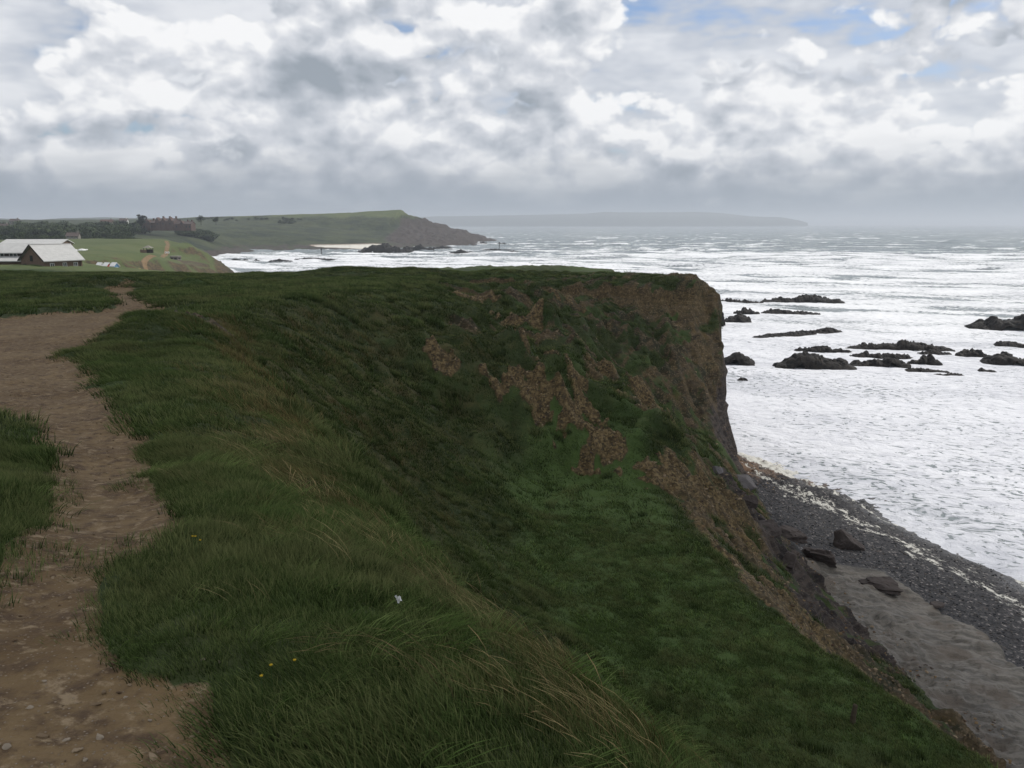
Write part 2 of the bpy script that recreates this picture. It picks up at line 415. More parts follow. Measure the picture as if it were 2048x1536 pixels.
# ------------------------------------------------------------------ far land across the bay: sighted control points -> triangulated sheet
FARP = []
for d, row in ((165, [(-700, 526), (0, 526), (60, 526), (150, 527), (240, 533), (290, 560), (330, 640)]),
               (200, [(-700, 520), (0, 520), (120, 522), (200, 532), (255, 545), (285, 560), (310, 640)]),
               (260, [(-700, 510), (0, 510), (100, 511), (200, 513), (250, 521), (285, 546), (310, 600)]),
               (330, [(-700, 499), (0, 499), (100, 498), (200, 498), (285, 505), (318, 521), (345, 552), (370, 590)]),
               (372, [(345, 522), (395, 530), (430, 541), (446, 560), (455, 590)]),
               (392, [(-700, 491), (0, 491), (150, 489), (250, 489), (300, 499), (345, 517), (398, 524), (436, 533), (446, 545), (452, 580)]),
               (430, [(-700, 484), (0, 484), (150, 481), (300, 478), (338, 481), (384, 489), (402, 503), (412, 522), (428, 540), (445, 552)]),
               (470, [(-700, 480), (0, 480), (200, 477), (330, 478), (380, 492), (402, 520), (418, 537)]),
               (560, [(-700, 480), (0, 480), (200, 478), (300, 480), (360, 505), (400, 533)]),
               (700, [(-700, 476), (0, 476), (200, 474), (300, 478), (385, 496), (415, 518), (450, 530), (900, 530)]),
               (850, [(-700, 462), (0, 462), (150, 460), (280, 461), (400, 474), (450, 496), (520, 505), (600, 507), (700, 508), (800, 510), (900, 512)]),
               (910, [(-700, 458), (0, 458), (150, 456), (280, 457), (400, 466), (500, 492), (600, 498), (700, 501), (800, 505), (900, 508)]),
               (1000, [(-700, 452), (0, 452), (280, 450), (400, 455), (500, 464), (600, 472), (700, 482), (760, 489), (830, 494), (880, 497), (960, 503)]),
               (1150, [(-700, 445), (0, 445), (280, 444), (400, 440), (500, 446), (600, 449), (650, 455), (700, 460), (760, 462), (800, 466), (840, 474), (900, 478), (945, 487), (1000, 494)]),
               (1250, [(-700, 441), (0, 441), (280, 440), (400, 434), (600, 429), (700, 425), (800, 419), (808, 427), (822, 449), (838, 457), (880, 459), (895, 463), (922, 464), (945, 479), (958, 489), (1010, 500)]),
               (1500, [(-700, 440), (0, 440), (400, 438), (600, 436), (790, 431), (815, 480), (960, 510)]),
               (2500, [(-700, 440), (0, 440), (400, 441), (700, 446), (800, 470)])):
    for (u, v) in row:
        FARP.append(at(u, v, d))
    FARP.append(at(row[-1][0] + (110 if d < 1200 else 60), 900, d))
FARP = [Vector((p.x, p.y, max(p.z, -6))) for p in FARP]
from mathutils.geometry import delaunay_2d_cdt
tin = delaunay_2d_cdt([Vector(p[:2]) for p in FARP], [], [], 0, 1e-3)
tv = np.array([v[:] for v in tin[0]]); torig = tin[3]
tz = np.array([FARP[o[0]].z for o in torig])
FS = 3.0; FX0, FY0, FNX, FNY = -1500.0, 150.0, 560, 800
fgx = FX0 + FS * np.arange(FNX); fgy = FY0 + FS * np.arange(FNY)
FH = np.full((FNY, FNX), -6.0)
for tri in tin[2]:
    a, b, c = tv[tri[0]], tv[tri[1]], tv[tri[2]]
    i0 = max(int((min(a[0], b[0], c[0]) - FX0) / FS), 0); i1 = min(int((max(a[0], b[0], c[0]) - FX0) / FS) + 2, FNX)
    j0 = max(int((min(a[1], b[1], c[1]) - FY0) / FS), 0); j1 = min(int((max(a[1], b[1], c[1]) - FY0) / FS) + 2, FNY)
    if i1 <= i0 or j1 <= j0:
        continue
    gx_, gy_ = np.meshgrid(fgx[i0:i1], fgy[j0:j1])
    det = (b[1] - c[1]) * (a[0] - c[0]) + (c[0] - b[0]) * (a[1] - c[1])
    if abs(det) < 1e-9:
        continue
    w0 = ((b[1] - c[1]) * (gx_ - c[0]) + (c[0] - b[0]) * (gy_ - c[1])) / det
    w1 = ((c[1] - a[1]) * (gx_ - c[0]) + (a[0] - c[0]) * (gy_ - c[1])) / det
    w2 = 1 - w0 - w1
    ok = (w0 >= -1e-6) & (w1 >= -1e-6) & (w2 >= -1e-6)
    zz = w0 * tz[tri[0]] + w1 * tz[tri[1]] + w2 * tz[tri[2]]
    sub = FH[j0:j1, i0:i1]; sub[ok] = zz[ok]
FX, FY = np.meshgrid(fgx, fgy)
bl_ = sst(FY, 600, 900) * sst(FY, 1150, 1080); FH = blur(FH, 1, 2) * bl_ + FH * (1 - bl_)
gyy, gxx = np.gradient(FH, FS)
fslope = np.hypot(gxx, gyy)
FH += sst(FH, 0, 4) * (sst(fslope, .25, .8) * (2.6 * ridged(FX, FY, 30, 3, seed=31) - 1.0) * sst(FY, 300, 600)
                       + 0.9 * fbm(FX, FY, 60, 3, seed=32) * sst(FY, 500, 900) + .25 * fbm(FX, FY, 18, 2, seed=33))


def fhs(x, y):
    fx = np.clip((np.asarray(x, float) - FX0) / FS, 0, FNX - 1.001); fy = np.clip((np.asarray(y, float) - FY0) / FS, 0, FNY - 1.001)
    i = fx.astype(int); j = fy.astype(int); a = fx - i; b = fy - j
    return (FH[j, i] * (1 - a) + FH[j, i + 1] * a) * (1 - b) + (FH[j + 1, i] * (1 - a) + FH[j + 1, i + 1] * a) * b


# ------------------------------------------------------------------ mesh helpers
def mesh_np(name, co, faces, mat=None, attrs=None, smooth=True):
    me = bpy.data.meshes.new(name)
    n = len(co); q = len(faces); k = faces.shape[1]
    me.vertices.add(n); me.vertices.foreach_set('co', np.ascontiguousarray(co, np.float32).ravel())
    me.loops.add(q * k); me.loops.foreach_set('vertex_index', np.ascontiguousarray(faces, np.int32).ravel())
    me.polygons.add(q); me.polygons.foreach_set('loop_start', np.arange(0, q * k, k, dtype=np.int32))
    me.polygons.foreach_set('use_smooth', np.full(q, smooth))
    for a, v in (attrs or {}).items():
        at_ = me.attributes.new(a, 'FLOAT', 'POINT'); at_.data.foreach_set('value', np.ascontiguousarray(v, np.float32))
    me.update(); me.validate()
    if mat: me.materials.append(mat)
    return me


def obj(name, me, parent=None, loc=None, **props):
    o = bpy.data.objects.new(name, me); COL.objects.link(o)
    if parent: o.parent = parent
    if loc is not None: o.location = loc
    for k, v in props.items():
        o[k] = v
    return o


def grid_faces(nr, nc):
    idx = np.arange(nr * nc).reshape(nr, nc)
    return np.stack([idx[:-1, :-1], idx[:-1, 1:], idx[1:, 1:], idx[1:, :-1]], -1).reshape(-1, 4)


def subset(co, faces, keep, attrs):
    f = faces[keep]
    used, inv = np.unique(f, return_inverse=True)
    return co[used], inv.reshape(f.shape), {k: v[used] for k, v in attrs.items()}


# ------------------------------------------------------------------ materials
def new_mat(name):
    m = bpy.data.materials.new(name); m.use_nodes = True
    t = NT(m.node_tree); t.n.clear()
    return m, t


def finish(t, col, rough=0.9, bump=None, bstr=0.4, bdist=0.05, spec=0.2, **kw):
    p = t.node('ShaderNodeBsdfPrincipled')
    t.put(p.inputs['Base Color'], col); t.put(p.inputs['Roughness'], rough); t.put(p.inputs['Specular IOR Level'], spec)
    for k, v in kw.items():
        t.put(p.inputs[k.replace('_', ' ')], v)
    if bump is not None:
        b = t.node('ShaderNodeBump', Strength=bstr, Distance=bdist, Height=bump)
        t.l.new(b.outputs[0], p.inputs['Normal'])
    t.l.new(p.outputs[0], t.node('ShaderNodeOutputMaterial').inputs['Surface'])
    return p


def simple_mat(name, col, rough=0.8, var=0.25, scale=3.0, spec=0.2, bstr=0.2):
    m, t = new_mat(name)
    pos = t.node('ShaderNodeNewGeometry').outputs['Position']
    n = t.noise(pos, scale, 4.0, 0.6)
    c = t.mix(n, tuple(x * (1 - var) for x in col), tuple(min(x * (1 + var), 1) for x in col))
    finish(t, c, rough, n, bstr, 0.03, spec)
    return m


# the land: what the ground is made of is blended by masks stored on the vertices
def land_mat(name, feats):
    m, t = new_mat(name)
    pos = t.node('ShaderNodeNewGeometry').outputs['Position']
    nM = t.noise(pos, 0.9, 4.0, 0.6); nS = t.noise(pos, 7.0, 4.0, 0.65)
    dM = t.m('SUBTRACT', nM, 0.5); dS = t.m('SUBTRACT', nS, 0.5)
    edge = t.m('MULTIPLY', t.m('ADD', dM, t.m('MULTIPLY', dS, 0.7)), 0.55)

    def wm(a, soft=0.12):
        return t.ss(t.m('ADD', t.attr(a), edge), 0.5 - soft, 0.5 + soft)
    c = (0.03, 0.03, 0.03)
    hgt = t.m('MULTIPLY', nS, 0.6)
    if 'grass' in feats:
        nL = t.noise(pos, 0.11, 2.0, 0.55)
        c = t.mix(t.ss(nL, 0.35, 0.65), (0.028, 0.046, 0.013), (0.046, 0.058, 0.021))
        c = t.mix(t.ss(nM, 0.42, 0.66), c, (0.060, 0.070, 0.026))
        c = t.mix(t.ss(nS, 0.45, 0.75), c, (0.020, 0.034, 0.010))
        c = t.mix(t.m('MULTIPLY', t.attr('lush'), 0.8), c, t.mix(nS, (0.050, 0.090, 0.020), (0.092, 0.140, 0.040)))
        c = t.mix(t.m('MULTIPLY', t.attr('dry'), t.ss(nM, 0.35, 0.6)), c, t.mix(nS, (0.120, 0.095, 0.042), (0.068, 0.070, 0.026)))
    if 'pasture' in feats:
        nL2 = t.noise(pos, 0.06, 4.0, 0.6)
        past = t.mix(t.ss(nL2, 0.4, 0.6), (0.070, 0.094, 0.032), (0.098, 0.115, 0.045))
        past = t.mix(t.ss(nM, 0.5, 0.7), past, (0.080, 0.095, 0.040))
        c = t.mix(t.attr('pasture'), c, past)
    if 'scrub' in feats:
        farn = t.noise(pos, 0.035, 6.0, 0.66)
        c = t.mix(t.attr('scrub'), c, t.mix(t.ss(farn, 0.36, 0.62), (0.014, 0.023, 0.011), (0.046, 0.056, 0.024)))
        hgt = t.m('ADD', hgt, t.m('MULTIPLY', t.m('MULTIPLY', farn, t.attr('scrub')), 60.0))
    if 'earth' in feats or 'rock' in feats:
        strat = t.noise(t.mapping(pos, (0.35, 0.35, 2.6), rot=(0.25, 0.15, 0)), 1.0, 5.0, 0.65)
        hgt = t.m('ADD', hgt, t.m('MULTIPLY', t.m('MULTIPLY', strat, t.m('MAXIMUM', t.attr('rock'), t.attr('earth'))), 2.2))
    if 'earth' in feats:
        earth = t.mix(t.ss(strat, 0.35, 0.65), (0.034, 0.027, 0.016), (0.082, 0.060, 0.032))
        earth = t.mix(t.ss(nM, 0.48, 0.72), earth, (0.118, 0.084, 0.036))
        earth = t.mix(t.ss(t.noise(pos, 0.45, 3.0, 0.6), 0.50, 0.62), earth, (0.027, 0.028, 0.014))
        chv = t.node('ShaderNodeSeparateXYZ', Vector=t.vor(pos, 9.0, 'F1', 'Color')).outputs[1]
        earth = t.mix(t.m('MULTIPLY', t.ss(chv, 0.74, 0.95), 0.6), earth, (0.17, 0.125, 0.08))
        och = t.mix(t.ss(t.noise(pos, 2.6, 5.0, 0.7), 0.36, 0.66), (0.058, 0.040, 0.019), (0.168, 0.118, 0.056))
        och = t.mix(t.m('MULTIPLY', t.ss(chv, 0.62, 0.9), 0.8), och, (0.200, 0.148, 0.072))
        och = t.mix(t.m('MULTIPLY', t.ss(chv, 0.30, 0.12), 0.7), och, (0.035, 0.030, 0.020))
        earth = t.mix(t.attr('ochre'), earth, och)
        c = t.mix(wm('earth'), c, earth)
    if 'rock' in feats:
        rock = t.mix(t.ss(strat, 0.38, 0.62), (0.022, 0.018, 0.017), (0.070, 0.055, 0.046))
        rock = t.mix(t.ss(nS, 0.5, 0.75), rock, (0.105, 0.088, 0.075))
        c = t.mix(wm('rock'), c, rock)
    if 'ledge' in feats:      # wave-cut ledge: smooth pinkish grey slabs
        ledn = t.noise(t.mapping(pos, (0.22, 1.5, 1.0), rot=(0, 0, 0.5)), 1.6, 6.0, 0.65)
        ledge = t.mix(t.ss(ledn, 0.36, 0.64), (0.080, 0.072, 0.061), (0.185, 0.166, 0.140))
        ledge = t.mix(t.ss(t.noise(pos, 0.35, 3.0, 0.6), 0.5, 0.66), ledge, (0.115, 0.094, 0.074))
        ledge = t.mix(t.ss(nS, 0.55, 0.72), ledge, (0.060, 0.054, 0.046))
        c = t.mix(wm('ledge'), c, ledge)
        hgt = t.m('ADD', hgt, t.m('MULTIPLY', t.m('MULTIPLY', ledn, t.attr('ledge')), 1.4))
    if 'beach' in feats:
        vn = t.n.new('ShaderNodeTexVoronoi'); t.put(vn.inputs['Vector'], pos); t.put(vn.inputs['Scale'], 6.5)
        pv = t.node('ShaderNodeSeparateXYZ', Vector=vn.outputs['Color']).outputs[0]
        shing = t.mix(pv, (0.022, 0.022, 0.025), (0.075, 0.072, 0.072))
        shing = t.mix(t.ss(pv, 0.93, 0.97), shing, (0.22, 0.20, 0.19))
        sand = t.mix(nM, (0.150, 0.092, 0.058), (0.205, 0.135, 0.090))
        shing = t.mix(t.ss(t.m('ADD', t.attr('sand'), t.m('MULTIPLY', nM, 0.5)), 0.62, 0.85), shing, sand)
        c = t.mix(wm('beach', 0.1), c, shing)
        hgt = t.m('ADD', hgt, t.m('MULTIPLY', t.m('MULTIPLY', vn.outputs['Distance'], t.attr('beach')), -0.6))
    if 'path' in feats:       # packed earth with worn pale streaks and grit
        dirt = t.mix(t.ss(nM, 0.35, 0.68), (0.138, 0.088, 0.042), (0.220, 0.150, 0.076))
        dirt = t.mix(t.ss(nS, 0.42, 0.70), dirt, (0.090, 0.057, 0.034))
        worn = t.noise(t.mapping(pos, (1.0, 1.25, 1.0), rot=(0, 0, 0.6)), 9.0, 6.0, 0.72)
        dirt = t.mix(t.ss(worn, 0.52, 0.66), dirt, (0.30, 0.222, 0.135))
        vg = t.n.new('ShaderNodeTexVoronoi'); t.put(vg.inputs['Vector'], pos); t.put(vg.inputs['Scale'], 55.0)
        gv = t.node('ShaderNodeSeparateXYZ', Vector=vg.outputs['Color']).outputs[0]
        g = t.m('MULTIPLY', t.ss(vg.outputs['Distance'], 0.34, 0.18), t.ss(gv, 0.66, 0.74))
        dirt = t.mix(g, dirt, t.mix(gv, (0.10, 0.075, 0.05), (0.30, 0.235, 0.17)))
        c = t.mix(t.ss(t.m('ADD', t.attr('path'), t.m('MULTIPLY', dS, 0.45)), 0.4, 0.6), c, dirt)
        hgt = t.m('ADD', hgt, t.m('MULTIPLY', t.m('ADD', t.m('MULTIPLY', g, 0.10), t.m('MULTIPLY', worn, 0.25)), t.attr('path')))
    if 'scum' in feats:       # stranded foam
        fn = t.noise(t.mapping(pos, (1.0, 0.55, 1.0)), 1.5, 6.0, 0.72)
        scum = t.ss(t.m('ADD', t.attr('scum'), t.m('MULTIPLY', t.m('SUBTRACT', fn, 0.5), 1.9)), 0.62, 0.78)
        c = t.mix(scum, c, (0.62, 0.60, 0.54))
        hgt = t.m('ADD', hgt, t.m('MULTIPLY', scum, 0.8))
    rough = t.ss(t.attr('wet'), 0.0, 1.0, 0.92, 0.35) if 'scum' in feats else 0.92
    finish(t, c, rough, hgt, 0.75, 0.12, 0.22)
    return m


M_TURF = land_mat('turf', ('grass', 'pasture', 'earth', 'path'))
M_PATH = land_mat('packed_earth', ('grass', 'path'))
M_CLIFF = land_mat('cliff_earth', ('grass', 'earth', 'rock'))
M_BEACH = land_mat('shingle', ('rock', 'ledge', 'beach', 'scum'))
M_FAR = land_mat('far_land', ('grass', 'pasture', 'scrub', 'earth', 'rock', 'beach', 'path', 'scum'))
M_HILL = land_mat('far_scrub', ('scrub',))


# ------------------------------------------------------------------ land meshes
def columns(lo, hi, dlo, dhi, step, coarse):
    a = [dlo]
    while a[-1] < dhi: a.append(a[-1] + step)
    b = []
    x = dlo; s = step
    while x > lo: s = min(s * 1.25, coarse); x -= s; b.append(x)
    x = a[-1]; s = step
    while x < hi: s = min(s * 1.25, coarse); x += s; a.append(x)
    return np.radians(np.array(b[::-1] + a))


OY = -3.0                                            # fan of ground starts behind the viewer
az = columns(-84, 84, -35.5, 35.5, 0.105, 2.0)
rr = np.concatenate([np.geomspace(1.0, 42, 330)[:-1], np.arange(42, 108, 0.165), np.geomspace(108, 212, 130)])
A2, R2 = np.meshgrid(az, rr)
LX = R2 * np.sin(A2); LY = OY + R2 * np.cos(A2)
LZ = hs(LX, LY); LK = hs(LX, LY, KK)
g1, g0 = np.gradient(H, GS)
SL = hs(LX, LY, np.hypot(g0, g1))
LP = np.where(LY < 100, path_mask(LX, LY), 0)
Z = LZ
# what the ground is made of
n1 = fbm(LX, LY, 5.5, 4, .55, seed=41); n2 = fbm(LX + .7 * LY, LY - .5 * LX, 4.0, 4, .6, seed=42); n3 = fbm(LX, LY, 1.2, 3, .55, seed=43)
streak = fbm(LX * .28 + LY * .28, (LY - LX) * .9, 1.6, 4, .55, seed=44)
headface = sst(LY, 76, 84) * sst(LY, 104, 97) * sst(LK, 5.2, 6.4)
earth = np.clip(headface * (.50 + .85 * streak + .40 * n1 + .25 * sst(LK, 9.0, 10.8)), 0, 1)
midscarp = sst(LK, 9.0, 9.5) * sst(LK, 12.3, 11.9) * sst(LY, 19, 30) * sst(LY, 86, 78)
earth = np.maximum(earth, midscarp * np.clip(.72 + .95 * n2 + .4 * n3 - .30 * sst(LY, 50, 60), 0, 1))
lowscarp = sst(LK, 9.5, 10.2) * sst(LK, 12.3, 11.8) * sst(LY, 30, 19)
earth = np.maximum(earth, lowscarp * np.clip(.62 + 1.0 * n2, 0, 1))
slm = sst(LK, 5.6, 7.4) * sst(LK, 10.8, 10.0) * sst(LY, 46, 53) * sst(LY, 86, 78)
earth = np.maximum(earth, np.clip(1.25 * hs(LX, LY, GUL) * (1 + .5 * n3), 0, 1))
earth = np.maximum(earth, .8 * slm * np.clip(1.25 * (streak - .02) + .6 * n3 + .18, 0, 1))
fine_ = fbm(LX * .6 + LY * .25, LY * .6 - LX * .25, .55, 3, .6, seed=39)
for (pu, pv, ra, rb) in ((1040, 775, 2.3, 1.5), (1135, 725, 2.4, .8), (1215, 735, 3.2, 1.0), (1205, 870, 2.2, .9), (1045, 640, 3.2, .8), (960, 605, 2.2, 1.2), (1290, 800, 3.4, .9), (1105, 585, 3.2, 1.8),
                         (1330, 960, 2.0, 1.6), (1180, 940, .9, .7), (880, 720, 1.0, .6), (1150, 830, 1.4, .6)):
    q_ = hit(pu, pv, 130); ax_ = (LX - q_.x) * .80 - (LY - q_.y) * .60; bx_p = (LX - q_.x) * .60 + (LY - q_.y) * .80        # long axis runs down the slope
    dd_ = np.hypot(ax_ / (ra * .85), bx_p / (rb * .95)) + .9 * n2 + 1.1 * n3 + .7 * fine_
    SCR = np.maximum(SCR, sst(dd_, 1.2, .6)) if 'SCR' in globals() else sst(dd_, 1.2, .6)
earth = np.maximum(earth, SCR)
for m_ in (rise_top, rise_mid, rise_low, rise_a):
    earth = np.maximum(earth, .95 * np.clip(hs(LX, LY, m_) * (1.05 + .8 * n1), 0, 1))
earth = np.maximum(earth, sst(SL, 1.5, 2.6) * sst(LY, 95, 104))
for (ex, ey, er) in ((-12.6, 30.5, 1.3), (-10.4, 29.0, .8)):      # bare scars in the turf
    earth = np.maximum(earth, .8 * sst(np.hypot((LX - ex) * .7, (LY - ey) * 1.2) + .8 * n3 * er, er, er * .5))
rock = sst(LK, 10.6, 11.6) * sst(LK, 12.5, 12.1) * sst(LY, 74, 84)
rock = np.maximum(rock, sst(LK, 10.2, 10.8) * sst(LK, 12.3, 11.9) * sst(LY, 38, 44) * sst(LY, 66, 58) * np.clip(.75 + .8 * n2, 0, 1))
wline = hs(LX, LY, np.repeat(lx[-2][:, None], NX, 1)) - LX          # metres up the beach from the waterline
ledge = sst(LK, 11.7, 12.0) * sst(wline + 2.2 * fbm(LX, LY, 6, 3, seed=40), 11.6, 13.4) * sst(LY, 66, 56)
beach = sst(LK, 11.95, 12.1) * (1 - ledge)
wl = wline + 2.8 * fbm(LX, LY, 11, 4, .6, seed=45)
scum = np.maximum(.68 * np.exp(-((wl - 5.6) / 2.6) ** 2), .80 * np.exp(-((wl - .3) / .6) ** 2))
scum = np.maximum(scum, .55 * np.exp(-((wl - 3.2) / .4) ** 2))
scum = np.maximum(scum, .36 * sst(wl, 12, 8) * sst(wl, 3.2, 4.6))
scum = np.maximum(scum, .9 * sst(LY, 84, 92) * sst(wl, 2.6, .8)) * sst(LK, 12.0, 12.15)
sand = .34 * np.exp(-((wl - 9.0 + 2 * n1) / 2.2) ** 2) * sst(LY, 30, 45) + .5 * sst(LY, 80, 90)
wet = np.maximum(sst(wl, 4.0, .5), .55 * ledge) * (LK > 11.9)
dry = sst(LK, 3.7, 4.4) * sst(LK, 7.8, 6.0) * sst(LY, 62, 40) * np.clip(.75 + 1.1 * fbm(LX * .5 + LY * .5, LY - LX, 3.0, 3, seed=46), 0, 1)
dry = np.maximum(dry, .55 * sst(LK, 9.4, 8.7) * sst(LK, 6.0, 8.0) * sst(LY, 24, 6) * np.clip(.4 + 1.4 * n2, 0, 1))
# ragged geometry on bare ground
rag = np.clip(np.maximum(earth, rock), 0, 1) * sst(LY, 128, 106)
LZ = LZ + rag * (.42 * ridged(LX, LY * 1.3, 1.5, 4, seed=47) - .2) + ledge * (.34 * ridged(LX * .35 + LY * .25, LY - .5 * LX, 2.6, 4, seed=48) - .1 + .12 * np.round(3 * fbm(LX * .5 + LY * .3, LY - .6 * LX, 3.5, 3, seed=38))) \
    + beach * .05 * fbm(LX, LY, 1.0, 3, seed=49)
turf = np.clip(1 - np.maximum.reduce([rag, ledge, beach, LP]), 0, 1)
LZ = LZ + turf * (.035 * fbm(LX, LY, .32, 2, seed=50) + .06 * fbm(LX, LY, .9, 2, seed=51)) + LP * .016 * fbm(LX, LY, .22, 3, seed=52)
cliffm = sst(LK, 10.4, 11.0) * sst(LK, 12.6, 12.0) * sst(LY, 80, 88)
jit = cliffm * (.75 * fbm(LZ * .9, LY * .7, 2.0, 4, .6, seed=53))
LX2 = LX + jit; LY2 = LY + cliffm * .5 * fbm(LZ, LX, 1.7, 3, seed=54)
co = np.stack([LX2, LY2, LZ], -1).reshape(-1, 3)
faces = grid_faces(len(rr), len(az))
AT = {'earth': earth, 'rock': rock, 'ledge': ledge, 'beach': beach, 'scum': scum, 'sand': sand, 'wet': wet, 'dry': dry,
      'path': blur(LP, 1, 1), 'pasture': sst(LY, 118, 150) * sst(LK, 3.5, 2.5) * .85}
bench_ = sst(LK, 7.4, 8.1) * sst(LK, 9.1, 8.9) * sst(LY, 52, 44) * sst(LY, 16, 24)
och = sst(LK, 8.7, 9.3) * sst(LK, 11.2, 10.3) * sst(LY, 24, 30) * sst(LY, 60, 50) * np.clip(.75 + .8 * n1, 0, 1)
och = np.maximum(och, .8 * np.clip(hs(LX, LY, GUL), 0, 1)); och = np.maximum(och, .45 * headface * sst(streak + n1, .35, .6))
och = np.maximum(och, SCR); och = np.maximum(och, .55 * np.clip(hs(LX, LY, rise_top), 0, 1))
AT['ochre'] = och
AT['lush'] = np.clip(bench_ + .5 * sst(n1, 0, .35) * (1 - dry), 0, 1)
AT = {k: v.ravel() for k, v in AT.items()}
fk = LK.ravel()[faces].mean(1); fz = LZ.ravel()[faces].max(1); fp = LP.ravel()[faces].mean(1); fy_ = LY.ravel()[faces].mean(1)
fe = np.maximum(AT['earth'], AT['rock'])[faces].mean(1); fb = np.maximum(AT['beach'], AT['ledge'])[faces].mean(1)
vis = (fz > -2.6)
isb = (fk > 12.0)
isc = ~isb & (fk > 5.0) & (fe > .5)
isp = ~isb & ~isc & (fp > .5)
for nm, sel, mt in (('ground', ~isb & ~isc & ~isp, M_TURF), ('cliff', isc, M_CLIFF), ('path', isp, M_PATH), ('beach', isb, M_BEACH)):
    c_, f_, a_ = subset(co, faces, vis & sel, AT)
    obj(nm, mesh_np(nm, c_, f_, mt, a_), kind='structure')

# land across the bay
az2 = np.radians(np.concatenate([np.arange(-60, -36, .5), np.arange(-36, -1.0, .085), np.arange(-1, 2, .3)]))
r2 = np.concatenate([np.geomspace(208, 560, 150), np.geomspace(566, 1330, 170), np.geomspace(1345, 2500, 30)])
A3, R3 = np.meshgrid(az2, r2)
MX = R3 * np.sin(A3); MY = OY + R3 * np.cos(A3); MZ = fhs(MX, MY)
MZ = np.where(R3 < 214, np.minimum(MZ, hs(MX, MY)), MZ)
md = np.hypot(np.gradient(MZ, axis=1) / (R3 * np.radians(.085)), np.gradient(MZ, axis=0) / np.gradient(R3, axis=0))
mn = fbm(MX, MY, 30, 4, .6, seed=61); mn2 = fbm(MX, MY, 9, 3, seed=62)
steep = sst(md, .45, 1.0)
MU = CU + F * MX / (MY * CP + (CAM_Z - MZ) * SP)
fpast = sst(MY, 640, 560) * .95
fpast = np.maximum(fpast, sst(MZ + 4 * mn, 36, 39.5) * sst(MY, 1060, 1100))
fpast = np.maximum(fpast, .30 * sst(mn, .05, .3) * sst(MY, 900, 1000))
pil = sst(np.abs(MY - 372), 42, 24) * sst(MX, -175, -160) * sst(MZ, 13.2, 11.6)
tipz = sst(MX, -175, -150) * sst(MY, 1000, 1100)
mearth = (1 - tipz) * np.where(MY < 600, steep * np.clip(.55 + .8 * mn2, 0, 1), .75 * steep * sst(MZ, 18, 6) * np.clip(.4 + mn2, 0, 1))
mearth = np.maximum(mearth, pil * np.clip(.75 + mn2, 0, 1))
mrock = sst(MZ, 9, 2.5) * sst(MY, 600, 700) * np.clip(.6 + mn2 + steep, 0, 1)
mrock = np.maximum(mrock, sst(MX, -172, -150) * sst(MY, 1000, 1100) * sst(MZ + 5 * mn2, 40, 30))
msand = (np.hypot((MX + 192) / 58, (MY - 985) / 45) < 1).astype(float) * sst(MZ, 7, 3) * (MZ > -1)
msand = blur(msand, 1, 1)
pth = [at(330, 479, 436), at(336, 486, 415), at(322, 494, 372), at(305, 500, 335), at(286, 506, 315), at(303, 512, 300), at(300, 518, 285), at(262, 530, 240)]
mp = np.zeros_like(MX)
for p0, p1 in zip(pth[:-1], pth[1:]):
    e_ = np.array(p1[:2]) - np.array(p0[:2]); L2 = (e_ ** 2).sum()
    tt = np.clip(((MX - p0.x) * e_[0] + (MY - p0.y) * e_[1]) / L2, 0, 1)
    mp = np.maximum(mp, sst(np.hypot(MX - p0.x - tt * e_[0], MY - p0.y - tt * e_[1]), 1.3, .5))
hed = np.zeros_like(MX)
co2 = np.stack([MX, MY, MZ + .5 * steep * ridged(MX, MY, 6, 3, seed=63) + mrock * sst(MY, 1000, 1100) * (3.6 * ridged(MX, MY * .5, 15, 3, seed=64) - 2.8)], -1).reshape(-1, 3)
AT2 = {'pasture': fpast * .8, 'scrub': np.clip(1 - fpast, 0, 1) * sst(MY, 520, 640), 'earth': mearth, 'rock': mrock, 'beach': msand, 'sand': msand,
       'path': mp, 'scum': msand * .95, 'dry': .35 * sst(mn, 0, .3) * sst(MY, 500, 300)}
AT2 = {k: v.ravel() for k, v in AT2.items()}
f2 = grid_faces(len(r2), len(az2)); k2 = MZ.ravel()[f2].max(1) > -1.5
fy2 = MY.ravel()[f2].mean(1)
for nm, sel in (('field', fy2 < 640), ('headland', fy2 >= 640)):
    c_, f_, a_ = subset(co2, f2, k2 & sel, AT2)
    obj(nm, mesh_np(nm, c_, f_, M_FAR, a_), kind='structure')


# ------------------------------------------------------------------ faint coast beyond the bay
def far_coast(name, prof, d0, depth, seed):
    us = np.arange(prof[0][0], prof[-1][0] + 1, 4.0)
    vs = np.interp(us, [p[0] for p in prof], [p[1] for p in prof]) + 1.1 * fbm(us, us * 0, 60, 4, .55, seed=seed)
    rows = []
    for k_, (dd, hf) in enumerate(((0, -.1), (.01, .0), (.03, .35), (.06, .62), (.12, .85), (.22, 1.0), (.6, .9), (1.0, -.1))):
        ring = []
        for u, v in zip(us, vs):
            p = at(u, v, d0 + depth * .22); h_ = max(p.z, 1.0)
            q = at(u, v, d0 + depth * dd * 1.0)
            rough_ = float(perlin(u / 25., k_ * 3.1 + seed)) * .18 * (0 < k_ < 5)
            ring.append((q.x, q.y, h_ * (hf + rough_)))
        rows.append(ring)
    co_ = np.array(rows).reshape(-1, 3)
    return obj(name, mesh_np(name, co_, grid_faces(len(rows), len(us)), M_HILL, {'scrub': np.ones(len(co_))}), kind='structure')


far_coast('hills', [(760, 438), (830, 434), (900, 432), (1000, 431), (1100, 429), (1180, 427), (1210, 424), (1300, 425), (1400, 424), (1440, 426),
                    (1500, 433), (1560, 434), (1600, 441), (1618, 447)], 9000, 2400, 71)
far_coast('hills', [(-900, 438), (-300, 436), (0, 437), (80, 440), (130, 436), (200, 435), (330, 437), (500, 440)], 3400, 900, 73)


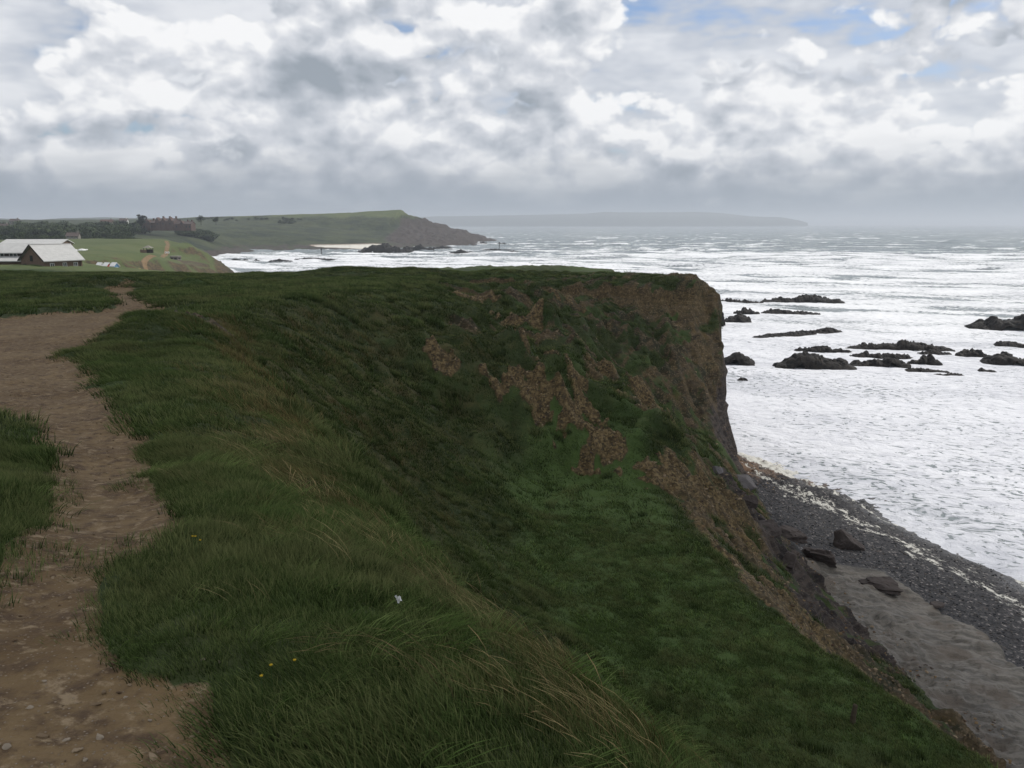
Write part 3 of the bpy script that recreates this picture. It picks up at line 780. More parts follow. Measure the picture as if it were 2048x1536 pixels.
# ------------------------------------------------------------------ sea
M_SEA, t = new_mat('sea')
pos = t.node('ShaderNodeNewGeometry').outputs['Position']
fo = t.attr('foam'); lac = t.attr('lace')
wpos = t.vm('ADD', pos, t.vm('SCALE', t.noise(pos, 0.16, 3.0, 0.6, out='Color'), 5.0))
pn = t.mapping(wpos, (1.0, 1.0, 0.6), rot=(0, 0, 0.35))
fa = t.noise(t.mapping(pn, (0.52, 0.85, 0.5)), 1.0, 4.0, 0.58)
fb_ = t.noise(t.mapping(pn, (0.020, 0.055, 0.03)), 1.0, 5.0, 0.6)
holes = t.m('SUBTRACT', t.noise(t.mapping(pn, (0.85, 1.7, 0.6)), 1.0, 3.0, 0.55), 0.5)
f = t.m('ADD', fo, t.m('MULTIPLY', t.m('SUBTRACT', fb_, 0.5), t.ss(lac, 0.1, 0.95, 2.7, 0.8)))
f = t.m('ADD', f, t.m('MULTIPLY', t.m('SUBTRACT', fa, 0.5), t.ss(lac, 0.1, 0.95, 1.6, 1.0)))
f = t.m('SUBTRACT', f, t.m('MULTIPLY', t.m('MULTIPLY', lac, t.ss(holes, 0.02, 0.16)), 0.75))
foam = t.ss(f, 0.29, 0.68)
wcol = t.mix(t.ss(fb_, 0.35, 0.65), (0.018, 0.046, 0.050), (0.048, 0.098, 0.098))
wcol = t.mix(t.attr('churn'), wcol, (0.215, 0.245, 0.25))
fcol = t.mix(t.ss(t.m('ADD', fa, fb_), 0.75, 1.2), (0.50, 0.515, 0.545), (0.84, 0.85, 0.86))
fcol = t.mix(t.m('MULTIPLY', lac, 0.55), fcol, (0.56, 0.565, 0.62))
col = t.mix(foam, wcol, fcol)
hh = t.m('ADD', t.m('MULTIPLY', fa, 1.1), t.m('MULTIPLY', t.noise(pn, 1.6, 4.0, 0.6), 0.35))
hh = t.m('ADD', hh, t.m('MULTIPLY', foam, 0.12))
finish(t, col, t.ss(foam, 0, 1, 0.16, 0.85), hh, 0.8, 0.6, 0.28)

az3 = columns(-50, 62, -21, 35.5, 0.12, 2.0)
r3 = np.concatenate([np.arange(27, 120, .42), np.geomspace(120.4, 520, 250), np.geomspace(524, 3000, 170), np.geomspace(3060, 24000, 45)])
A4, R4 = np.meshgrid(az3, r3)
SX = R4 * np.sin(A4); SYY = OY + R4 * np.cos(A4)
wl_x = np.interp(SYY, gy, lx[-2])
off = np.where(SYY < 216, SX - wl_x, 300)                       # metres off the beach
off = np.minimum(off, 1e4)
res = np.clip(1 - R4 / 9000, 0, 1)
ph = fbm(SX, SYY, 170, 3, seed=81) * 2.6 + fbm(SX, SYY, 45, 2, seed=82) * .5
kx, ky = math.sin(R(40)), math.cos(R(40))
w1 = np.sin((SX * kx + SYY * ky) / 62.0 * 2 * np.pi + ph * 2.2)
w1 = np.where(w1 > 0, w1 ** 1.0, w1 * .55)
gust = .55 + .9 * fbm(SX, SYY, 120, 2, seed=83)
chop = ridged((SX * kx + SYY * ky), (SX * ky - SYY * kx) * .42, 15, 4, seed=84) - .6
small = fbm(SX * 1.0, SYY, 4.0, 3, .6, seed=85)
ampl = sst(off, 8, 120)
crest = np.clip(w1, 0, 1) ** 2.2
SZ = ampl * (1.9 * crest * np.clip(gust, .2, 1.5) + .55 * chop) * sst(R4, 120, 480) + (.04 + .16 * sst(off, 12, 90)) * small
SZ = SZ - .12 * sst(off, 20, 2) + .10
SZ += .35 * np.exp(-((off - 9 - 3.5 * fbm(SX, SYY, 18, 2, seed=86)) / 2.2) ** 2) * .5      # the last spent wave
dist_sea = np.hypot(SX, SYY)
coastd = np.minimum(dist_sea, 1e5)
surf = sst(SX * .35 + SYY + 60 * fbm(SX, SYY, 300, 2, seed=88), 1350, 560)
front = sst(-np.cos((SX * kx + SYY * ky) / 62.0 * 2 * np.pi + ph * 2.2), -.1, .9) * sst(w1, -.6, .3)        # steep landward face of each swell
patch = fbm(SX * .6, SYY, 90, 3, seed=89)
fo_ = .10 + .47 * surf + .40 * crest * (gust > .5) * sst(dist_sea, 200, 600) + .20 * np.clip(chop, 0, 1) + .40 * patch * surf
fo_ = fo_ - .62 * front * sst(dist_sea, 180, 380) - .20 * sst(-w1, .2, .9)
fo_ = fo_ - .07 * sst(dist_sea, 420, 560) + .35 * sst(off, 5, .5) * (SYY < 120)
fo_ = fo_ - .52 * sst(SYY, 720, 1300) * (1 - np.clip(chop, 0, .8))  # foam thins offshore; the darker water also paints in a cloud's shadow
fo_ += .16 * sst(dist_sea, 420, 160) + .10 * surf
brk = sst(np.sin((SX * .30 + SYY * .95) / 150.0 * 2 * np.pi + 3.0 * fbm(SX, SYY, 420, 2, seed=87)), .80, .97) * sst(fbm(SX, SYY * .4, 110, 2, seed=90), -.05, .25)
fo_ += .75 * brk * sst(dist_sea, 380, 600) * sst(dist_sea, 2600, 1500)
SZ += 1.1 * brk * sst(dist_sea, 380, 600) * sst(dist_sea, 4000, 1500)
for (u_, v_, w_) in ((1560, 604, 12), (1560, 626, 9), (1478, 645, 5), (1600, 668, 10), (1480, 730, 5), (1635, 728, 8), (1800, 705, 14), (1790, 730, 9), (1900, 725, 10), (2020, 722, 10), (2020, 660, 12), (1870, 748, 7)):
    q_ = at(u_, v_, z=0)
    fo_ += .30 * np.exp(-(((SX - q_.x) / (w_ * 1.1)) ** 2 + ((SYY - q_.y) / (w_ * .8)) ** 2))        # white water round the reefs
fo_ -= .22 * np.exp(-((off - 40 - 8 * fbm(SX, SYY, 40, 2, seed=94)) / 9.0) ** 2) * (SYY < 200)
fo_ += .30 * np.exp(-((off - 14 - 5 * fbm(SX, SYY, 26, 3, seed=95)) / 2.6) ** 2) * (SYY < 150)
bayg = np.exp(-(((SX + 300) / 230) ** 2 + ((SYY - 850) / 110) ** 2))                          # calmer grey water under the far shore
fo_ -= .75 * bayg
lace = sst(dist_sea, 330, 130) * .85 + .1
churn = np.clip(.75 * sst(dist_sea, 900, 150) + .25 * bayg + .12, 0, 1)
col3 = np.stack([SX, SYY, SZ], -1).reshape(-1, 3)
f3 = grid_faces(len(r3), len(az3))
keep = (np.where(SYY < 212, off, np.where(SYY < 640, 400, 400)).ravel()[f3].max(1) > -9)
inl = (SYY >= 150) & (SYY < 2450) & (fhs(SX, SYY) > 3.5)
keep &= ~inl.ravel()[f3].all(1)
c_, f_, a_ = subset(col3, f3, keep, {'foam': fo_.ravel(), 'lace': lace.ravel(), 'churn': churn.ravel()})
obj('sea', mesh_np('sea', c_, f_, M_SEA, a_), kind='structure')
# sea bed far below so that nothing shows through at the edges
sb = mesh_np('seabed', np.array([(-26000, -200, -7), (26000, -200, -7), (26000, 26000, -7), (-26000, 26000, -7)], float), np.array([[0, 1, 2, 3]]), M_CLIFF, {'rock': np.ones(4)})
obj('seabed', sb, kind='structure')


# ------------------------------------------------------------------ the air and the cloud overhead
def closed_box(name, lo, hi):
    co_ = np.array([(x, y, z) for z in (lo[2], hi[2]) for y in (lo[1], hi[1]) for x in (lo[0], hi[0])], float)
    fc = np.array([(0, 2, 3, 1), (4, 5, 7, 6), (0, 1, 5, 4), (2, 6, 7, 3), (0, 4, 6, 2), (1, 3, 7, 5)])
    return mesh_np(name, co_, fc, None, None, False)


M_HAZE = bpy.data.materials.new('haze'); M_HAZE.use_nodes = True
t = NT(M_HAZE.node_tree); t.n.clear()
vp = t.node('ShaderNodeVolumePrincipled'); t.put(vp.inputs['Color'], (0.84, 0.91, 1.0)); t.put(vp.inputs['Density'], 0.00017); t.put(vp.inputs['Anisotropy'], 0.3)
t.l.new(vp.outputs[0], t.node('ShaderNodeOutputMaterial').inputs['Volume'])
hz = closed_box('haze', (-27000, -300, -8.5), (27000, 27000, 135)); hz.materials.append(M_HAZE)
obj('haze', hz, kind='stuff')

M_CLOUD, t = new_mat('cloud')
df = t.node('ShaderNodeBsdfDiffuse', Color=(0.80, 0.82, 0.86)); tr = t.node('ShaderNodeBsdfTranslucent', Color=(0.80, 0.82, 0.86))
mx = t.node('ShaderNodeMixShader', Fac=0.22); t.l.new(df.outputs[0], mx.inputs[1]); t.l.new(tr.outputs[0], mx.inputs[2])
t.l.new(mx.outputs[0], t.node('ShaderNodeOutputMaterial').inputs['Surface'])
CH = 620.0                                             # height of the cloud whose shadow lies on the near land
sh = SUN_DIR / SUN_DIR.z * (CH - 22)
th = np.linspace(0, 2 * np.pi, 181)[:-1]; la = np.linspace(-np.pi / 2, np.pi / 2, 50)
TT, LA = np.meshgrid(th, la)
# shadow outline on the land (metres): stretches far behind and to the left of the viewer, ends beyond the near cliff top
rx = np.where(np.cos(TT) > 0, 186.0, 330.0); ry = np.where(np.sin(TT) > 0, 190.0, 320.0)
rad = 1 + .10 * fbm(np.cos(TT) * 3, np.sin(TT) * 3, 1.0, 4, seed=91)
lob = np.sign(np.cos(TT)) * np.abs(np.cos(TT)) ** .8; lob2 = np.sign(np.sin(TT)) * np.abs(np.sin(TT)) ** .8
ch = np.cos(LA) ** .6
bx_ = -110 + rx * rad * ch * lob; by_ = -62 + ry * rad * ch * lob2 + .22 * (bx_ + 40)
bz_ = np.sin(LA) * np.where(LA > 0, 90, 22) * (1 + .25 * fbm(bx_, by_, 70, 4, seed=92)) + 10 * fbm(bx_, by_, 40, 3, seed=93)
ccx, ccy = sh.x, sh.y
cc = np.stack([bx_ + ccx, by_ + ccy, bz_ + CH], -1)
idx = np.arange(TT.size).reshape(TT.shape)
fcl = np.stack([idx[:-1], np.roll(idx[:-1], -1, 1), np.roll(idx[1:], -1, 1), idx[1:]], -1).reshape(-1, 4)
obj('cloud', mesh_np('cloud', cc.reshape(-1, 3), fcl, M_CLOUD), kind='stuff')


# ------------------------------------------------------------------ grass
def blade_mesh(name, nb, rad, h0, h1, w, lean, curl, seed, mat, seg=3, head=0.0):
    """a tuft: nb curved tapering blades; head > 0 adds a feathery seed head at the tip"""
    g = np.random.default_rng(seed)
    V = []; FC = []; TIP = []
    for i in range(nb):
        a = g.random() * 2 * np.pi; r_ = rad * np.sqrt(g.random())
        bx, by = r_ * np.cos(a), r_ * np.sin(a)
        hgt = h0 + (h1 - h0) * g.random()
        out = g.normal(0, .35); la = g.normal(0, .55)                 # lean mostly along +X (down wind)
        dx = (lean + .25 * np.cos(a) * r_ / rad + g.normal(0, .18)); dy = .35 * np.sin(a) * r_ / rad + .5 * la * .5
        ya = g.random() * np.pi; wx, wy = np.cos(ya) * w, np.sin(ya) * w
        base = len(V)
        for k in range(seg + 1):
            s_ = k / seg
            off = s_ ** 1.8 * hgt
            zc = hgt * (s_ - curl * .5 * s_ ** 2.4 * min(1, abs(dx) + .2))
            ww = (1 - s_ ** 1.5) * .5 + .02
            if head and s_ > .6: ww = head * (1.15 - s_)
            cx, cy = bx + dx * off, by + dy * off
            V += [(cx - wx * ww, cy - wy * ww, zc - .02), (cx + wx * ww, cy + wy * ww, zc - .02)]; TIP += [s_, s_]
        for k in range(seg):
            b = base + 2 * k
            FC.append((b, b + 1, b + 3, b + 2))
    return mesh_np(name, np.array(V), np.array(FC), mat, {'tip': np.array(TIP)})


def grass_mat(name, root, tipc, alt, vscale=0.5, dark=0.6):
    m, t = new_mat(name)
    info = t.node('ShaderNodeObjectInfo').outputs['Random']
    pos = t.node('ShaderNodeNewGeometry').outputs['Position']
    n = t.noise(pos, vscale, 3.0, 0.6)
    tip = t.attr('tip')
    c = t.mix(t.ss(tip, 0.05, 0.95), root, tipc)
    c = t.mix(t.m('MULTIPLY', t.ss(t.m('ADD', n, t.m('MULTIPLY', t.m('SUBTRACT', info, 0.5), 0.35)), 0.44, 0.66), t.ss(tip, 0.1, 0.7)), c, alt)
    n3_ = t.noise(pos, 0.23, 4.0, 0.65)
    c = t.mix(t.m('MULTIPLY', t.ss(n3_, 0.54, 0.70), 0.42), c, t.mix(tip, (0.030, 0.026, 0.014), (0.105, 0.092, 0.048)))
    c = t.mix(1.0, c, t.mix(info, (dark, dark, dark), (1.45, 1.45, 1.35)), 'MULTIPLY')
    p = t.node('ShaderNodeBsdfDiffuse', Color=c); q = t.node('ShaderNodeBsdfTranslucent', Color=c)
    mx = t.node('ShaderNodeMixShader', Fac=0.25); t.l.new(p.outputs[0], mx.inputs[1]); t.l.new(q.outputs[0], mx.inputs[2])
    t.l.new(mx.outputs[0], t.node('ShaderNodeOutputMaterial').inputs['Surface'])
    return m


PMb = blur(PM, 4, 2)


def path_near(x, y):
    return hs(x, y, PMb)


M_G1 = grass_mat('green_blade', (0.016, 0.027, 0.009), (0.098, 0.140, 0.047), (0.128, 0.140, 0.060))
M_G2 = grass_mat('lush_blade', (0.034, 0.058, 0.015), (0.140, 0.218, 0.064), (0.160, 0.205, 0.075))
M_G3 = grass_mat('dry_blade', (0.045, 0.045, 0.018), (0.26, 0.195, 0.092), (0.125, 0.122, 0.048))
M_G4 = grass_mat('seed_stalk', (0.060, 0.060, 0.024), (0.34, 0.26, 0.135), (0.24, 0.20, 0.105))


def library(name, meshes):
    c = bpy.data.collections.new(name)
    for i, me in enumerate(meshes):
        o = bpy.data.objects.new(f'{name}_{i}', me); c.objects.link(o)
    return c


def scatter(name, pts, rotz, scl, tilt, lib, nvar, label=None, **props):
    """one 'stuff' object: a mesh of points, each carrying an instance of one of the tufts"""
    n = len(pts)
    me = bpy.data.meshes.new(name)
    me.vertices.add(n); me.vertices.foreach_set('co', np.ascontiguousarray(pts, np.float32).ravel())
    a = me.attributes.new('rot', 'FLOAT_VECTOR', 'POINT')
    a.data.foreach_set('vector', np.ascontiguousarray(np.stack([tilt[:, 0], tilt[:, 1], rotz], -1), np.float32).ravel())
    a = me.attributes.new('scl', 'FLOAT_VECTOR', 'POINT')
    a.data.foreach_set('vector', np.ascontiguousarray(scl, np.float32).ravel())
    a = me.attributes.new('pick', 'INT', 'POINT')
    a.data.foreach_set('value', np.random.default_rng(n).integers(0, nvar, n).astype(np.int32))
    o = obj(name, me, kind='stuff', **props)
    ng = bpy.data.node_groups.new(name, 'GeometryNodeTree')
    ng.interface.new_socket('Geometry', in_out='INPUT', socket_type='NodeSocketGeometry')
    ng.interface.new_socket('Geometry', in_out='OUTPUT', socket_type='NodeSocketGeometry')
    gi = ng.nodes.new('NodeGroupInput'); go = ng.nodes.new('NodeGroupOutput')
    ci = ng.nodes.new('GeometryNodeCollectionInfo'); ci.inputs['Collection'].default_value = lib
    ci.inputs['Separate Children'].default_value = True; ci.inputs['Reset Children'].default_value = True
    ip = ng.nodes.new('GeometryNodeInstanceOnPoints'); ip.inputs['Pick Instance'].default_value = True

    def na(nm, dt):
        x = ng.nodes.new('GeometryNodeInputNamedAttribute'); x.data_type = dt; x.inputs['Name'].default_value = nm
        return x.outputs['Attribute']
    L = ng.links.new
    L(gi.outputs[0], ip.inputs['Points']); L(ci.outputs[0], ip.inputs['Instance'])
    L(na('pick', 'INT'), ip.inputs['Instance Index']); L(na('rot', 'FLOAT_VECTOR'), ip.inputs['Rotation']); L(na('scl', 'FLOAT_VECTOR'), ip.inputs['Scale'])
    L(ip.outputs[0], go.inputs[0])
    md_ = o.modifiers.new('scatter', 'NODES'); md_.node_group = ng
    return o


# interpolation of the finished ground (fan-shaped mesh) so that plants stand on it
from bisect import bisect


def fan_lookup(x, y, arrs):
    a_ = np.arctan2(x, y - OY); r_ = np.hypot(x, y - OY)
    fi = np.interp(a_, az, np.arange(len(az))); fj = np.interp(r_, rr, np.arange(len(rr)))
    i = np.clip(fi.astype(int), 0, len(az) - 2); j = np.clip(fj.astype(int), 0, len(rr) - 2); u_ = fi - i; v_ = fj - j
    return [(A[j, i] * (1 - u_) + A[j, i + 1] * u_) * (1 - v_) + (A[j + 1, i] * (1 - u_) + A[j + 1, i + 1] * u_) * v_ for A in arrs]


gz1, gz0 = np.gradient(H, GS)
VA = R(37.5)


def spread(n, r0, r1, seed, amax=VA):
    g = np.random.default_rng(seed)
    r_ = np.sqrt(g.random(n) * (r1 * r1 - r0 * r0) + r0 * r0); a_ = (g.random(n) * 2 - 1) * amax
    return r_ * np.sin(a_), r_ * np.cos(a_) , g


def grassy(x, y):
    z, e_, rk, ld, bc, k_, dr, lu = fan_lookup(x, y, [LZ, earth, rock, ledge, beach, LK, dry, AT['lush'].reshape(LZ.shape)])
    p_ = path_mask(x, y)
    bare = np.maximum.reduce([e_, rk * 1.2, ld, bc])
    return z, bare, p_, k_, dr, lu


def plant(name, n, r0, r1, seed, lib, nvar, s0, s1, dens, wind=R(150), wvar=.8, bare_max=.45, **props):
    x, y, g = spread(n, r0, r1, seed)
    z, bare, p_, k_, dr, lu = grassy(x, y)
    sl_ = np.hypot(hs(x, y, gz0), hs(x, y, gz1))
    w_ = dens(x, y, k_, dr, lu, bare, p_) * np.clip(np.sqrt(1 + sl_ ** 2), 1, 2.2) / 1.7
    margin = (p_ >= .5) & (hs(x, y, PM) < .8) & (g.random(n) < .05)
    keep = (g.random(n) < w_) & ((p_ < .5) | margin) & (bare < bare_max) & (k_ < 11.9) & (z > 2.5)
    x, y, z, k_, lu, dr = x[keep], y[keep], z[keep], k_[keep], lu[keep], dr[keep]
    m = len(x)
    clump = .75 + .75 * np.clip(.5 + 1.1 * fbm(x, y, 1.3, 3, seed=seed + .5), 0, 1.3)
    s_ = (s0 + (s1 - s0) * g.random(m)) * clump
    rz = wind + wvar * fbm(x, y, 5.0, 2, seed=seed + .7) * 2 + g.normal(0, .45, m)
    gx_, gy_ = hs(x, y, gz0), hs(x, y, gz1)
    tl = np.stack([np.clip(np.arctan(gy_), -.7, .7) * .6, -np.clip(np.arctan(gx_), -.7, .7) * .6], -1)
    # tilt is given before the spin about z in XYZ order, so express it in the spun frame
    c_, s__ = np.cos(rz), np.sin(rz)
    tx = tl[:, 0] * c_ + tl[:, 1] * s__; ty = -tl[:, 0] * s__ + tl[:, 1] * c_
    sc = np.stack([s_, s_, s_ * (.75 + .5 * g.random(m))], -1)
    return scatter(name, np.stack([x, y, z], -1), rz, sc, np.stack([tx, ty], -1), lib, nvar, **props)


turf_near = library('turf_near', [blade_mesh('turf', 46, .10, .03, .095, .0042, .55, .6, 100 + i, M_G1) for i in range(6)])
turf_mid = library('turf_mid', [blade_mesh('turf', 40, .20, .05, .15, .009, .6, .6, 120 + i, M_G1, seg=2) for i in range(5)])
turf_far = library('turf_far', [blade_mesh('turf', 44, .48, .08, .24, .024, .6, .6, 140 + i, M_G1, seg=2) for i in range(5)])
lush_far = library('lush_far', [blade_mesh('turf', 44, .45, .05, .16, .022, .5, .6, 150 + i, M_G2, seg=2) for i in range(4)])
long_near = library('long_near', [blade_mesh('long_grass', 26, .11, .10, .24, .0045, .8, .7, 160 + i, M_G2, seg=4) for i in range(5)])
dry_near = library('dry_near', [blade_mesh('dry_grass', 18, .12, .09, .21, .0032, .95, .75, 180 + i, M_G3, seg=4) for i in range(5)]
                   + [blade_mesh('dry_stalk', 8, .11, .13, .24, .0028, .9, .75, 190 + i, M_G4, seg=5, head=1.6) for i in range(3)])
dry_far = library('dry_far', [blade_mesh('dry_grass', 30, .28, .12, .32, .011, .95, .7, 200 + i, M_G3, seg=3) for i in range(5)])

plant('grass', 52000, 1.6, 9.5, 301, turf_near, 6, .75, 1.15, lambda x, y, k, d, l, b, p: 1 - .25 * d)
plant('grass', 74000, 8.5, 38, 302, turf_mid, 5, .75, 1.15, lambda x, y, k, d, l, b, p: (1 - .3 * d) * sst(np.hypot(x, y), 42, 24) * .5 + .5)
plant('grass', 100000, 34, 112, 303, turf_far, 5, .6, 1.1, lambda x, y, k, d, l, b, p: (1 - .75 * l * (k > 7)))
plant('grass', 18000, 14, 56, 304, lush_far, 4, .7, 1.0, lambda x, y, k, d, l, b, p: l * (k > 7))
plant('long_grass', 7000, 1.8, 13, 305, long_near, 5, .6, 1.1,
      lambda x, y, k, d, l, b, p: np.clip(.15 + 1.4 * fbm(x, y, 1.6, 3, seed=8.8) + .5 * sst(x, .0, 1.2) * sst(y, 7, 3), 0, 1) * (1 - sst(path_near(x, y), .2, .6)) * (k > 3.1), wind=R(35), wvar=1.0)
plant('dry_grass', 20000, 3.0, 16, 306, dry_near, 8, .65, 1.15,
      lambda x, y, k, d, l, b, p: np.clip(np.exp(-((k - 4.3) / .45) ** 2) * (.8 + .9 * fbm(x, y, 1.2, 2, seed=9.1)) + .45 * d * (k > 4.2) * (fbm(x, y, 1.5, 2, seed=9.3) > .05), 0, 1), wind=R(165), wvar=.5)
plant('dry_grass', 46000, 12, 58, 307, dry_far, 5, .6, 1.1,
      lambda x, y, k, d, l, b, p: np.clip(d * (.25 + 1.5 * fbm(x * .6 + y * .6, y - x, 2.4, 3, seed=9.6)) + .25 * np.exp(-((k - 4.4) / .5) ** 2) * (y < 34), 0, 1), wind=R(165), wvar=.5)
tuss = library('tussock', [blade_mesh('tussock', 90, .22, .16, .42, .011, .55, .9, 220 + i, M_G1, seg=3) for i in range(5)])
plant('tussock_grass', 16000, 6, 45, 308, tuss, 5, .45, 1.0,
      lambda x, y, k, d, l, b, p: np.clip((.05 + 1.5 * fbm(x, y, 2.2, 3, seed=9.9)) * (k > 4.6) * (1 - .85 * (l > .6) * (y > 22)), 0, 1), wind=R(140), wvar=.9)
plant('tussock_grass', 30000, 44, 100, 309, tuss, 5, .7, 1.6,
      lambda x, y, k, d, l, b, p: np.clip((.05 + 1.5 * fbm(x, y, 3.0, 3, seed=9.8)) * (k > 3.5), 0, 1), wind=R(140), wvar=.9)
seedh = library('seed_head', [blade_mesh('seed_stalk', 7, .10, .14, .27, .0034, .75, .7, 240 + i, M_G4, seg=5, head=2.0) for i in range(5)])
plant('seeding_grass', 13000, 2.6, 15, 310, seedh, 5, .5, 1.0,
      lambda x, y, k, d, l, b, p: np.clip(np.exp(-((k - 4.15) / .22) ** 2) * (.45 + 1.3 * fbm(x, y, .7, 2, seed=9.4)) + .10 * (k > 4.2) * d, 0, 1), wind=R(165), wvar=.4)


# ------------------------------------------------------------------ rocks
from mathutils import noise as mnoise
M_REEF, t = new_mat('wet_rock')
pos = t.node('ShaderNodeNewGeometry').outputs['Position']
n = t.noise(pos, 1.3, 5.0, 0.7); n2_ = t.noise(t.mapping(pos, (1, 1, 3)), 4.0, 4.0, 0.6)
finish(t, t.mix(t.ss(n, 0.35, 0.7), (0.005, 0.0046, 0.0046), (0.036, 0.030, 0.025)), 0.55, t.m('ADD', n, t.m('MULTIPLY', n2_, 0.5)), 0.9, 0.25, 0.10)
M_STONE = simple_mat('grey_slab', (0.115, 0.105, 0.105), 0.7, 0.45, 2.4, 0.2, 0.6)
M_BOULD = simple_mat('brown_boulder', (0.060, 0.048, 0.043), 0.75, 0.5, 1.8, 0.2, 0.8)
M_PALE = simple_mat('pale_pebble', (0.30, 0.25, 0.19), 0.85, 0.3, 20.0, 0.15, 0.3)


def reef(u0, u1, vb, hpx, label, seed, peak=.5, rugged=1.0, deep=.30, name='reef_rock', mat=None, tilt=0.0, cat='rock', grp='dark reef rocks standing in the surf'):
    """a jagged rock standing in the sea: its waterline and size come from the photo"""
    a, b = at(u0, vb + tilt, z=.15), at(u1, vb - tilt, z=.15)
    c = (a + b) / 2; L = (b - a).length; hgt = hpx / F * c.length
    dp = max(L * deep, hgt * 1.3); ang = math.atan2(b.y - a.y, b.x - a.x)
    if abs(tilt) < .01: ang = math.atan2(c.x, c.y) * -.5
    nx, ny = int(min(170, 30 + L * 5)), 34
    u, v = np.meshgrid(np.linspace(-1, 1, nx), np.linspace(-1, 1, ny))
    px_, py_ = u * L / 2 * 1.04, v * dp / 2
    S = seed * 7.7; q = max(hgt, .8)
    wob = .30 * perlin(px_ / (q * 2.2) + S, v * 0 + 3.1) + .18 * perlin(px_ / (q * .8) + S, v * 0 + 7.1)
    env = np.clip(1 - np.abs(u + .05 * perlin(py_ / q, u * 0 + S)) ** 5, 0, 1) * np.clip(1 - np.abs(v + wob) ** 3, 0, 1)
    prof = .60 + .45 * np.exp(-((u - (peak * 2 - 1)) / .35) ** 2) + .75 * rugged * perlin(px_ / max(L * .13, q * 1.1) + S, py_ / (dp * .8) - S)
    tooth = np.abs(perlin(px_ / (q * .75) + S, py_ / (q * 1.6) + S)) * 2.0 + np.abs(perlin(px_ / (q * .33) - S, py_ / (q * .7) + S)) * 1.0   # splintered, upended beds
    step_ = .85 * prof + rugged * (.40 * tooth - .26)
    step_ = .7 * step_ + .3 * np.round(step_ * 5) / 5
    zz = env ** .45 * np.clip(step_, .08, 2.0) * hgt
    zz = zz - .9 * (1 - env ** .35)
    px_ = px_ + .20 * q * perlin(px_ / (q * .5) + S, zz * 2 / q + py_)
    co_ = np.stack([px_, py_, zz], -1).reshape(-1, 3)
    me = mesh_np(name, co_, grid_faces(ny, nx), mat or M_REEF, None, False)
    o = obj(name, me, None, (c.x, c.y + dp * .32, .0), label=label, category=cat)
    if grp: o['group'] = grp
    o.rotation_euler.z = ang
    return o


NEAR_REEF = [
 (1438, 1530, 607, 11, 'left half of the farthest long black reef, next to the cliff', 1, .3, 1.0, .3, 0),
 (1530, 1692, 606, 15, 'right half of the farthest long black reef, ending in open surf', 2, .6, .8, .25, 0),
 (1468, 1521, 628, 12, 'short black rock just in front of the farthest reef', 3, .5, 1.0, .4, 0),
 (1526, 1642, 629, 11, 'low black rock tapering right, in front of the farthest reef', 4, .3, .8, .3, 0),
 (1452, 1504, 646, 20, 'pointed black rock rising from the surf close to the cliff edge', 5, .55, .7, .8, 0),
 (1509, 1692, 671, 11, 'thin serrated black ridge alone in the surf, rising to the right', 6, .85, .8, .16, 6),
 (1447, 1512, 729, 28, 'flat topped grey black block touching the cliff foot', 7, .5, .35, .8, 0),
 (1474, 1498, 761, 8, 'smallest lone black rock below the flat topped block', 8, .4, .8, .7, 0),
 (1557, 1711, 737, 33, 'largest black rock, at the left end of the near reef', 9, .42, .6, .38, 0),
 (1588, 1707, 704, 12, 'jagged low ridge directly behind the largest black rock', 10, .5, .9, .2, 0),
 (1704, 1906, 700, 18, 'longest jagged reef bar, at the back of the near group', 11, .55, .8, .2, 0),
 (1704, 1830, 716, 12, 'narrow black reef bar between the longest bar and the peaked rock', 12, .6, .9, .25, 0),
 (1707, 1821, 733, 20, 'peaked black reef rock right of the largest rock', 13, .7, .8, .35, 0),
 (1822, 1887, 729, 18, 'triangular black rock at the right of the peaked reef rock', 14, .6, .7, .5, 0),
 (1837, 1908, 709, 9, 'low black rock behind the triangular rock', 15, .5, .8, .4, 0),
 (1811, 1906, 744, 8, 'flat dark ledge awash in front of the triangular rock', 16, .3, .6, .3, 0),
 (1867, 1935, 751, 6, 'nearest thin dark ledge, barely above the foam', 17, .7, .6, .25, 0),
 (1919, 1990, 714, 17, 'small double black rock left of the big right hand rock', 18, .5, .9, .5, 0),
 (1976, 2100, 730, 23, 'broad pointed black rock cut by the right picture edge', 19, .35, .6, .4, 0),
 (1960, 1998, 744, 8, 'low slanting dark slab in front of the broad pointed rock', 20, .2, .4, .6, 0),
 (1957, 2110, 661, 30, 'high black rock at the right edge with white water running off', 21, .62, .7, .45, 0),
 (1996, 2110, 696, 13, 'black ledge behind the broad pointed rock at the right edge', 22, .2, .7, .3, 0)]
for a in NEAR_REEF:
    reef(a[0], a[1], a[2], a[3], a[4], a[5], a[6], a[7], a[8], tilt=a[9])
reef(1390, 1449, 652, 60, 'dark rounded rock stack showing behind the cliff corner', 24, .25, .3, .9, name='rock_stack')
